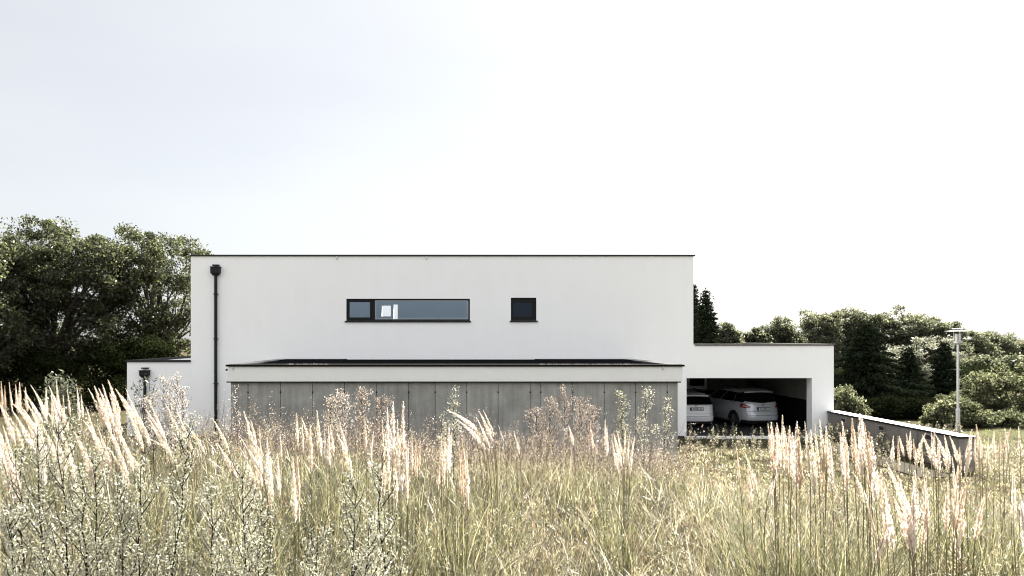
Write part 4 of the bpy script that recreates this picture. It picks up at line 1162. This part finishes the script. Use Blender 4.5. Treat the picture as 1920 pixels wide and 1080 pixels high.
PL = [plume_mesh(300 + i, 430, 5 + i % 4, 0.03 * (i % 3 - 1), [0.056, 0.064, 0.046, 0.060, 0.052, 0.048][i], TONE[i]) for i in range(6)]
ARCH = [plume_mesh(320 + i, 430, 5 + i % 3, [-0.05, -0.09, -0.16, -0.36][i], [0.056, 0.062, 0.058, 0.064][i], TONE[[0, 2, 4, 1][i]]) for i in range(4)]

GRASS_GROUP = 'tussocks of feathery reed grass in the meadow'
def reed(label, D, tips, length=0.30, seed=0, leaves=26):
    """one tussock; tips = [(px, py, dx)], dx = how far (px) the plume foot lies from its tip"""
    rg = np.random.default_rng(seed)
    pts = []
    for i, tp in enumerate(tips):
        px, py, dx = tp[:3]; d = D + rg.uniform(-0.18, 0.18)
        L = length * 1.0 * rg.uniform(0.72, 1.18) * (tp[3] if len(tp) > 3 else 1)
        tip = at(px, py, d); dx = dx * (1.25 if 8 <= dx and px < 460 else 1.0); lx = dx * d / F
        foot = tip + Vector((lx, rg.uniform(-0.04, 0.04), -math.sqrt(max(L * L - lx * lx, (0.35 * L) ** 2))))
        pts.append((tip, foot))
    bx = sum(f.x + (f.x - t.x) * 0.9 for t, f in pts) / len(pts); by = D
    root = empty('reed_tussock', (bx, by, float(gz(bx, by))), 0, label, 'grass tussock', GRASS_GROUP)
    o3 = root.location.copy()
    for tip, foot in pts:
        gx = foot.x * 0.72 + bx * 0.28 + (foot.x - tip.x) * 0.5; gy = foot.y + rg.uniform(-0.06, 0.06)
        g = Vector((gx, gy, float(gz(gx, gy)) - 0.03))
        dirv = (tip - foot)
        c1 = g.lerp(foot, 0.55) + Vector((-(foot.x - tip.x) * 0.12, 0, 0.02))
        path = []
        for k in range(7):
            u = k / 6; path.append(((1 - u) ** 2) * g + 2 * u * (1 - u) * (foot - dirv * 0.6) * 1.0 + u * u * foot if k else g)
        path.append(foot + dirv * 0.9)
        mb = MB(); mb.tube([p - o3 for p in path], [0.0021] * 6 + [0.0016, 0.0008], 4, cap=False)
        st = mb.build('stem', M['stem_straw'], root, fix=False)
        leaning = abs(tip.x - foot.x) > 0.022
        strong = abs(tip.x - foot.x) > 0.085
        me_p = ARCH[rg.integers(2, 4) if strong and tip.x > -0.25 else rg.integers(0, 3)] if leaning else PL[rg.integers(len(PL))]
        pl = link('plume', me_p, st)
        pl.location = foot - o3
        zx = dirv.normalized(); xx = (Vector((1, 0, 0)) - zx * zx.x).normalized(); yx = zx.cross(xx)
        turn = (rg.uniform(-0.7, 0.7) + (0 if tip.x < foot.x else PI)) if leaning else rg.uniform(0, 2 * PI)
        pl.rotation_mode = 'QUATERNION'
        pl.rotation_quaternion = Matrix((xx, yx, zx)).transposed().to_quaternion() @ Quaternion((0, 0, 1), turn)
        s = dirv.length; fat_ = s * rg.uniform(0.65, 1.2); pl.scale = (fat_, fat_, s)
    n = leaves * 2 + 5 * len(pts)
    gxs = np.array([rg.choice([f.x for t, f in pts]) for _ in range(n)]) + rg.normal(0, 0.05, n); gys = by + rg.normal(0, 0.12, n)
    col = np.where(rg.uniform(0, 1, (n, 1)) < 0.6, np.array([(0.13, 0.14, 0.065)]), np.array([(0.34, 0.31, 0.18)])) * rg.uniform(0.5, 1.4, (n, 1))
    V, Q, Cc = blades(gxs, gys, gz(gxs, gys) - 0.02, rg.uniform(0.5, 0.95, n), np.abs(rg.normal(0.08, 0.1, n)), rg.uniform(0, 2 * PI, n), np.full(n, 0.007), np.abs(rg.normal(0.3, 0.25, n)), rg, col, 5)
    np_mesh('leaves', V - np.array(o3), Q, M['grass'], root, Cc)

T = []
# left part of the meadow, leaning to the left
T += [('pale green upright tussock at the far left against the dark trees', 7.2, [(2, 716, 2), (18, 717, 2), (8, 724, 3), (28, 722, 2), (38, 717, 1), (46, 726, 3)], 0.32),
      ('upright pale tussock directly below the dark weed by the trees', 7.2, [(86, 727, 2), (105, 711, 2), (98, 735, 3), (127, 729, 2), (120, 742, 2), (145, 727, 1), (152, 740, 1)], 0.32),
      ('slanting tussock with three long tips at the far left', 5.0, [(47, 732, 24), (55, 745, 24), (40, 752, 28), (63, 719, 20), (70, 738, 20)], 0.30),
      ('slanting tussock of two thick plumes in front of the dark weed', 5.2, [(94, 723, 14), (100, 742, 16), (84, 756, 20), (112, 748, 12)], 0.30),
      ('broad glowing tussock cut by the left edge of the photo', 3.2, [(-14, 792, 18), (0, 786, 18), (12, 800, 16), (-4, 815, 18), (22, 822, 14), (8, 835, 12)], 0.30),
      ('low slanting tussock beside the cut off one at the left edge', 4.6, [(5, 754, 24), (17, 757, 20), (32, 753, 30), (28, 768, 26), (52, 766, 20), (48, 782, 22), (66, 776, 18)], 0.30),
      ('fanned pinkish tussock with five needle tips against the dark hedge', 4.8, [(176, 726, 16), (181, 723, 18), (192, 727, 12), (195, 721, 14), (189, 742, 14), (210, 712, 10), (216, 736, 10)], 0.32),
      ('long slanting tussock under the small rain hopper', 4.6, [(225, 727, 24), (238, 728, 20), (234, 742, 24), (247, 738, 22), (243, 760, 24), (258, 768, 18)], 0.34),
      ('drooping tussock in front of the white seeding weed', 4.4, [(277, 765, 22), (286, 762, 20), (281, 782, 26), (290, 792, 24), (276, 813, 42)], 0.28),
      ('pale tussock in the middle of the left meadow', 4.2, [(150, 807, 20), (165, 764, 22), (172, 784, 20), (158, 830, 18), (186, 800, 16), (200, 790, 18)], 0.29),
      ('crossing tussock below the fanned pinkish one', 4.2, [(205, 812, -14), (214, 802, 12), (222, 818, 16), (210, 836, 14), (232, 806, 18), (240, 830, 16)], 0.28),
      ('bowed tussock in front of the low wing wall', 4.3, [(319, 756, 14), (339, 771, 14), (328, 782, 14), (355, 786, 20), (348, 800, 12), (305, 800, 14), (312, 822, 14)], 0.25),
      ('slanting tussock left of the dark stemmed weed in the front', 3.7, [(70, 800, 18), (88, 790, 16), (106, 805, 18), (120, 792, 16), (96, 826, 14), (130, 818, 12)], 0.27),
      ('single long bent stalk below the tall downpipe', 3.9, [(407, 782, 18), (411, 830, 26, 1.1)], 0.26)]
# middle
T += [('thick double plume tussock in front of the first concrete panels', 3.6, [(473, 770, 10), (479, 790, 8), (484, 800, 6), (476, 815, 8)], 0.33),
      ('leaning tussock beside the thick double plume', 3.4, [(453, 820, 26), (460, 846, 22), (472, 862, 16)], 0.26),
      ('lone upright plume right of the thick double plume', 3.7, [(503, 822, 3), (507, 858, 2)], 0.27),
      ('thin pair of plumes right of the lone upright one', 4.6, [(525, 806, 5), (520, 850, 3)], 0.25),
      ('low twin plume tussock near the middle foreground', 3.4, [(549, 858, 4), (559, 855, 2), (554, 892, 2)], 0.27),
      ('four plume tussock in front of the second concrete panel', 4.8, [(556, 775, 1), (566, 784, 1), (576, 784, 6), (581, 796, 4), (594, 771, 5)], 0.30),
      ('close set pair of tussock plumes left of the slender single ones', 5.0, [(608, 808, 5), (614, 800, 5), (620, 796, 5)], 0.28),
      ('slanting single plume left of the big white tussock', 4.8, [(640, 795, 12), (648, 812, 10), (638, 828, 4)], 0.28),
      ('slender pair of single plumes just left of the big white tussock', 5.0, [(685, 784, 0), (698, 811, -6)], 0.26),
      ('big white tussock of tall upright plumes in the middle of the meadow', 3.8, [(716, 790, 4), (726, 765, 2), (737, 754, 0), (745, 788, 4), (757, 754, -4), (732, 800, 2), (750, 812, 3), (740, 840, 2), (759, 830, 4), (722, 815, 6)], 0.33),
      ('short comb like tussock touching the big white tussock', 4.6, [(764, 825, 0), (772, 816, 0), (778, 824, 1), (786, 822, 0), (782, 838, 0)], 0.24),
      ('white twin tussock right of the comb like one', 4.0, [(828, 814, 0), (842, 797, -4), (834, 822, -3), (846, 812, -5), (824, 846, -4)], 0.28),
      ('rounded white tussock nearest the middle of the photo', 3.8, [(868, 824, 4), (860, 838, 4), (875, 846, 2), (866, 852, 2)], 0.29),
      ('wind bent tussock with plumes arching over in front of the concrete', 5.0, [(857, 757, 30), (866, 764, 30), (874, 776, 28), (884, 782, 24), (896, 782, 22), (904, 770, 18), (912, 768, 14), (888, 792, 22)], 0.24),
      ('tiny bent plume right of the wind bent tussock', 5.4, [(935, 797, 10), (966, 808, 8)], 0.17),
      ('two small distant plumes below the brown weed bush', 7.0, [(1070, 797, 6), (1108, 792, 4)], 0.24),
      ('thin plume standing left of the whitish clump', 5.6, [(1133, 787, 4), (1138, 800, 2)], 0.28),
      ('whitish clump of plumes in front of the last concrete panels', 5.0, [(1155, 812, 10), (1160, 806, 6), (1172, 808, 0), (1179, 815, -4), (1186, 818, -6), (1150, 826, 8)], 0.24)]
# right
T += [('first upright pinkish tussock under the silver car', 4.2, [(1441, 795, 2), (1446, 792, 5), (1452, 802, 5), (1460, 794, 2)], 0.30),
      ('tall upright tussock below the dark carport opening', 4.0, [(1467, 780, 6), (1472, 800, 4), (1480, 799, 4), (1486, 812, 2), (1493, 792, 2), (1500, 806, 2), (1509, 792, 3)], 0.33),
      ('upright tussock in front of the carport pillar', 4.0, [(1520, 808, 2), (1528, 796, 2), (1537, 789, 3), (1549, 800, 4), (1543, 820, 4), (1556, 826, 2)], 0.32),
      ('upright brown tinged tussock where the garden wall meets the pillar', 4.0, [(1582, 791, 2), (1578, 812, 2), (1599, 785, 1), (1604, 806, 2), (1590, 830, 2)], 0.33),
      ('tallest dense tussock in front of the garden wall', 3.9, [(1612, 776, 2), (1617, 786, 2), (1623, 795, 2), (1609, 800, 1), (1634, 820, 4), (1628, 812, 2)], 0.34),
      ('small leaning pair of plumes in the grass left of the pinkish tussocks', 4.4, [(1402, 848, 16), (1403, 877, 6), (1380, 843, 6)], 0.24),
      ('single plume leaning the other way below the silver car', 4.2, [(1459, 878, -14), (1452, 884, -10)], 0.18),
      ('white hooked tussock against the middle of the garden wall', 5.0, [(1675, 818, 0), (1683, 819, 3), (1688, 816, 12), (1700, 813, 2), (1707, 809, 0), (1712, 824, 4), (1724, 811, -8), (1727, 826, -4)], 0.22),
      ('tussock in front of the third recess of the garden wall', 5.0, [(1735, 815, 8), (1747, 812, 0), (1753, 806, 4), (1761, 822, 0), (1768, 815, 10), (1775, 816, 6)], 0.24),
      ('tussock crossing the near end of the garden wall', 4.8, [(1787, 816, 8), (1817, 805, -8), (1811, 840, -6), (1800, 840, 2), (1785, 856, 2)], 0.24),
      ('first dark seeding tussock on the lawn right of the garden wall', 5.0, [(1831, 796, 2), (1828, 815, 2), (1836, 820, -2), (1853, 820, 2)], 0.20),
      ('line of dark seeding plumes on the lawn below the hedge', 5.0, [(1863, 810, 0), (1875, 811, -3), (1883, 803, 0), (1888, 819, 0), (1894, 802, -4), (1910, 800, -5)], 0.20),
      ('big silky near tussock leaning left in the right foreground', 3.0, [(1655, 882, 6), (1668, 864, 36), (1676, 880, 30), (1690, 890, 26), (1662, 905, 14), (1704, 905, 10), (1684, 930, 18)], 0.29),
      ('silky near tussock right of the big leaning one', 3.1, [(1720, 885, -2), (1732, 892, -6), (1738, 900, -6), (1714, 912, 2), (1738, 945, -2)], 0.26),
      ('broad silky tussock left of the solitary drooping plume', 3.0, [(1784, 890, 6), (1798, 880, 2), (1812, 895, -8), (1806, 915, -8), (1775, 905, 4), (1790, 925, 4)], 0.26),
      ('solitary drooping plume in the right foreground', 3.0, [(1844, 932, -2)], 0.19),
      ('near tussock cut by the right edge of the photo', 3.0, [(1900, 880, 6), (1908, 918, 8), (1926, 900, 2), (1916, 940, 6)], 0.26),
      ('small near plume under the dense tussock by the wall', 3.0, [(1630, 948, 6), (1612, 884, 10)], 0.16),
      ('lowest plume of the right foreground leaning right', 2.9, [(1664, 985, -12)], 0.15)]
for i, (lab, D, tips, ln) in enumerate(T):
    reed(lab, D, tips, ln, 500 + i)

# ------------------------------------------------------------------ single weeds
def weed_plant(name, px, top_py, D, lean_px, label, seed, leaf=0.020, n=1500, bush=0.20, c0=(0.10, 0.11, 0.06), c1=(0.50, 0.50, 0.40), branch=16, stem_r=0.005, stem_m='stem_dark', group=None, cat='weed', low=0.25, droop=0.0, tipbias=0.8, foot=None):
    """branching weed: dark stem with side shoots, each shoot closely set with small leaves or seed tufts"""
    rg = np.random.default_rng(seed)
    tip = at(px, top_py, D); bx = tip.x + lean_px * D / F; by = D
    base = Vector((bx, by, float(gz(bx, by))))
    root = empty(name, base, 0, label, cat, group)
    h = tip - base
    def axis(u): return Vector((h.x * u ** 1.3, 0.03 * math.sin(3 * u), h.z * u))
    mb = MB(); mb.tube([axis(k / 9) + Vector((rg.normal() * .006, rg.normal() * .006, 0)) for k in range(10)], [stem_r * (1.25 - k / 9) for k in range(10)], 5, cap=False)
    P = []
    H_ = h.length
    for k in range(branch):
        u = low + (0.97 - low) * (k + rg.uniform(0, 1)) / branch
        s = axis(u); t = rg.uniform(0, 2 * PI); L = bush * H_ * (1.15 - u) ** 0.8 * rg.uniform(0.6, 1.25) + 0.03
        L = min(L, max(0.04, (h.z * 1.02 - s.z) / max(0.3, 0.92 - droop)))
        e = s + Vector((math.cos(t) * L * 0.46, math.sin(t) * L * 0.46, L * (0.92 - droop)))
        m_ = s.lerp(e, 0.5) + Vector((math.cos(t), math.sin(t), 0)) * L * 0.10
        mb.tube([s, m_, e], [stem_r * 0.5, stem_r * 0.35, stem_r * 0.2], 4, cap=False)
        cnt = int(n / branch * rg.uniform(0.6, 1.3) * (0.5 + 0.9 * L / (bush * H_)))
        v = rg.uniform(0, 1, cnt) ** tipbias
        q = np.array([list(s)]) * ((1 - v) ** 2)[:, None] + np.array([list(m_)]) * (2 * v * (1 - v))[:, None] + np.array([list(e)]) * (v ** 2)[:, None]
        P.append(q + rg.normal(0, leaf * 0.75, (cnt, 3)))
    v = rg.uniform(low, 1, n // 6); P.append(np.array([list(axis(u)) for u in v]) + rg.normal(0, leaf * 0.8, (len(v), 3)))
    P = np.concatenate(P); V, Q = leaves_np(P, leaf, rg, -0.3, 0.36)
    mm = rg.uniform(0, 1, (len(P), 1)) ** 0.8; cc = np.array(c0) * (1 - mm) + np.array(c1) * mm
    np_mesh('foliage', V, Q, M['weed'], root, np.repeat(cc, 4, 0))
    mb.build('stem', M[stem_m], root, fix=False)
    return root

MG = 'dark stemmed mugwort plants in the foreground'
mug = [(32, 842, 2.9, 6, 'short mugwort at the left edge of the foreground'), (66, 800, 2.9, 10, 'second mugwort from the left edge, with a forked dark stem'), (108, 790, 2.8, 18, 'mugwort whose dark stem curves to the right at its foot, third from the left edge'),
       (150, 880, 2.7, 8, 'low pale mugwort between two taller dark stemmed ones'), (175, 850, 2.8, 3, 'straight mugwort with an upright stem left of the grassy gap'), (222, 905, 2.7, 4, 'small mugwort right of the straight stemmed one'),
       (262, 866, 2.8, -14, 'mugwort leaning right just left of the tallest white leaved one'), (352, 792, 2.9, -50, 'tallest white leaved mugwort leaning right with a long dark stem'), (392, 905, 2.9, 4, 'greenish mugwort below the long bent grass stalk'),
       (452, 872, 2.8, 8, 'whitish mugwort below the thick double plume'), (492, 945, 2.7, -30, 'mugwort with a side shoot leaning right near the bottom edge'), (668, 895, 2.8, -24, 'leaning mugwort left of the one with the straight black stem'),
       (714, 838, 2.9, 0, 'mugwort with a straight black stem below the big white tussock'), (694, 975, 2.6, -34, 'slender mugwort shoot crossing behind the straight black stem'), (590, 1005, 2.5, 4, 'flowery low mugwort at the bottom between the two leaning groups'), (15, 960, 2.5, 4, 'lowest pale mugwort in the bottom left corner')]
for i, (px, py, D, ln, lab) in enumerate(mug):
    weed_plant('mugwort_plant', px, py, D, ln, lab, 700 + i, leaf=0.014, n=1700, bush=0.22, c0=(0.17, 0.175, 0.11), c1=(0.60, 0.60, 0.48), branch=24, stem_r=0.0048, group=MG)
MF = 'tall mugwort plants near the house'
weed_plant('mugwort_plant', 850, 727, 8.5, 0, 'tall pointed mugwort in front of the concrete beside the wind bent tussock', 730, 0.03, 700, 0.16, (0.16, 0.17, 0.10), (0.50, 0.50, 0.40), 18, 0.006, group=MF)
weed_plant('mugwort_plant', 1166, 736, 11.0, 4, 'bushy pale mugwort in front of the last but one concrete panel', 731, 0.04, 1100, 0.22, (0.14, 0.14, 0.09), (0.36, 0.35, 0.26), 20, 0.007, group=MF)
weed_plant('mugwort_plant', 1213, 728, 11.0, -6, 'spiky silver mugwort in front of the last concrete panel', 732, 0.035, 900, 0.26, (0.20, 0.19, 0.13), (0.50, 0.48, 0.38), 18, 0.006, group=MF)
weed_plant('mugwort_plant', 1250, 748, 11.0, -8, 'smaller silver mugwort next to the end of the concrete wall', 733, 0.035, 600, 0.24, (0.20, 0.19, 0.13), (0.50, 0.48, 0.38), 14, 0.006, group=MF)
weed_plant('mugwort_plant', 828, 778, 7.0, 2, 'slim mugwort behind the white twin tussock', 734, 0.022, 450, 0.14, (0.20, 0.19, 0.11), (0.52, 0.50, 0.38), 14, 0.004, group=MF)
SG = 'weeds gone to white fluffy seed near the house'
for i, (px, py, D, ln, lab) in enumerate([(306, 708, 8.0, 4, 'fluffy white seeding weed in front of the low wing wall'), (332, 707, 8.0, -6, 'tallest fluffy white seeding weed just left of the long downpipe'), (345, 727, 7.6, -10, 'fluffy white seeding weed leaning towards the long downpipe'), (283, 738, 7.4, 4, 'low fluffy seeding weed under the small rain hopper'), (265, 748, 7.0, 6, 'low fluffy seeding weed left of the small rain hopper'), (318, 742, 7.2, 0, 'low fluffy seeding weed in the middle of the white cluster')]):
    weed_plant('seeding_weed', px, py, D, ln, lab, 750 + i, 0.024, 900, 0.26, (0.17, 0.14, 0.10), (0.64, 0.60, 0.56), 22, 0.006, group=SG, low=0.35, tipbias=0.45)
weed_plant('seeding_weed', 642, 735, 9.5, -2, 'pinkish white seeding weed in front of the fourth concrete panel', 760, 0.035, 900, 0.30, (0.20, 0.16, 0.11), (0.66, 0.60, 0.55), 22, 0.006, group=SG, low=0.35, tipbias=0.5)
weed_plant('seeding_weed', 620, 748, 9.0, -2, 'low seeding weed left of the pinkish white one', 761, 0.032, 700, 0.30, (0.16, 0.14, 0.08), (0.55, 0.50, 0.44), 20, 0.006, group=SG, low=0.35, tipbias=0.5)
weed_plant('seeding_weed', 678, 732, 10.0, 2, 'brown tinged seeding weed right of the pinkish white one', 762, 0.034, 900, 0.34, (0.14, 0.10, 0.07), (0.48, 0.42, 0.35), 22, 0.006, group=SG, low=0.35, tipbias=0.5)
weed_plant('seeding_weed', 442, 726, 10.0, 2, 'thin seeding weed with two white heads beside the long downpipe', 763, 0.03, 110, 0.16, (0.2, 0.16, 0.11), (0.70, 0.66, 0.62), 8, 0.005, group=SG, low=0.5, tipbias=0.4)
BG = 'brown dry dock bushes in front of the concrete wall'
for i, (px, py, D, ln, lab) in enumerate([(1058, 728, 12.0, 4, 'tallest brown dock bush in front of the concrete wall'), (1030, 748, 11.5, 2, 'brown dock bush left of the tallest one'), (1088, 748, 11.5, -4, 'brown dock bush right of the tallest one'), (1005, 768, 11.0, 4, 'low brown dock bush at the left end of the brown group'), (1112, 764, 11.0, -4, 'low brown dock bush beside the bushy pale mugwort'), (715, 748, 10.5, 0, 'lone brown dock bush behind the big white tussock')]):
    weed_plant('dock_bush', px, py, D, ln, lab, 770 + i, 0.025, 2600, 0.42, (0.085, 0.060, 0.042), (0.46, 0.39, 0.33), 30, 0.007, group=BG, low=0.2, tipbias=0.6)
DW = 'dark leafy weeds against the shade of the trees'
for i, (px, py, D, ln, lab) in enumerate([(112, 700, 9.0, 2, 'dark leafy weed standing up against the black shade of the walnut trees'), (92, 712, 9.2, 4, 'dark leafy weed just left of the tallest dark one'), (130, 716, 9.0, -3, 'dark leafy weed just right of the tallest dark one')]):
    weed_plant('horseweed_plant', px, py, D, ln, lab, 790 + i, 0.065, 420, 0.22, (0.035, 0.042, 0.022), (0.20, 0.215, 0.14), 22, 0.008, group=DW, low=0.1)
weed_plant('horseweed_plant', 262, 713, 8.4, 4, 'dark pointed weed in front of the low wing beside the small hopper', 795, 0.05, 160, 0.26, (0.03, 0.035, 0.022), (0.13, 0.14, 0.10), 10, 0.007, group=DW, low=0.2)
weed_plant('horseweed_plant', 280, 712, 8.4, 0, 'dark pointed weed directly in front of the small hopper pipe', 796, 0.05, 160, 0.22, (0.03, 0.035, 0.022), (0.13, 0.14, 0.10), 10, 0.007, group=DW, low=0.2)
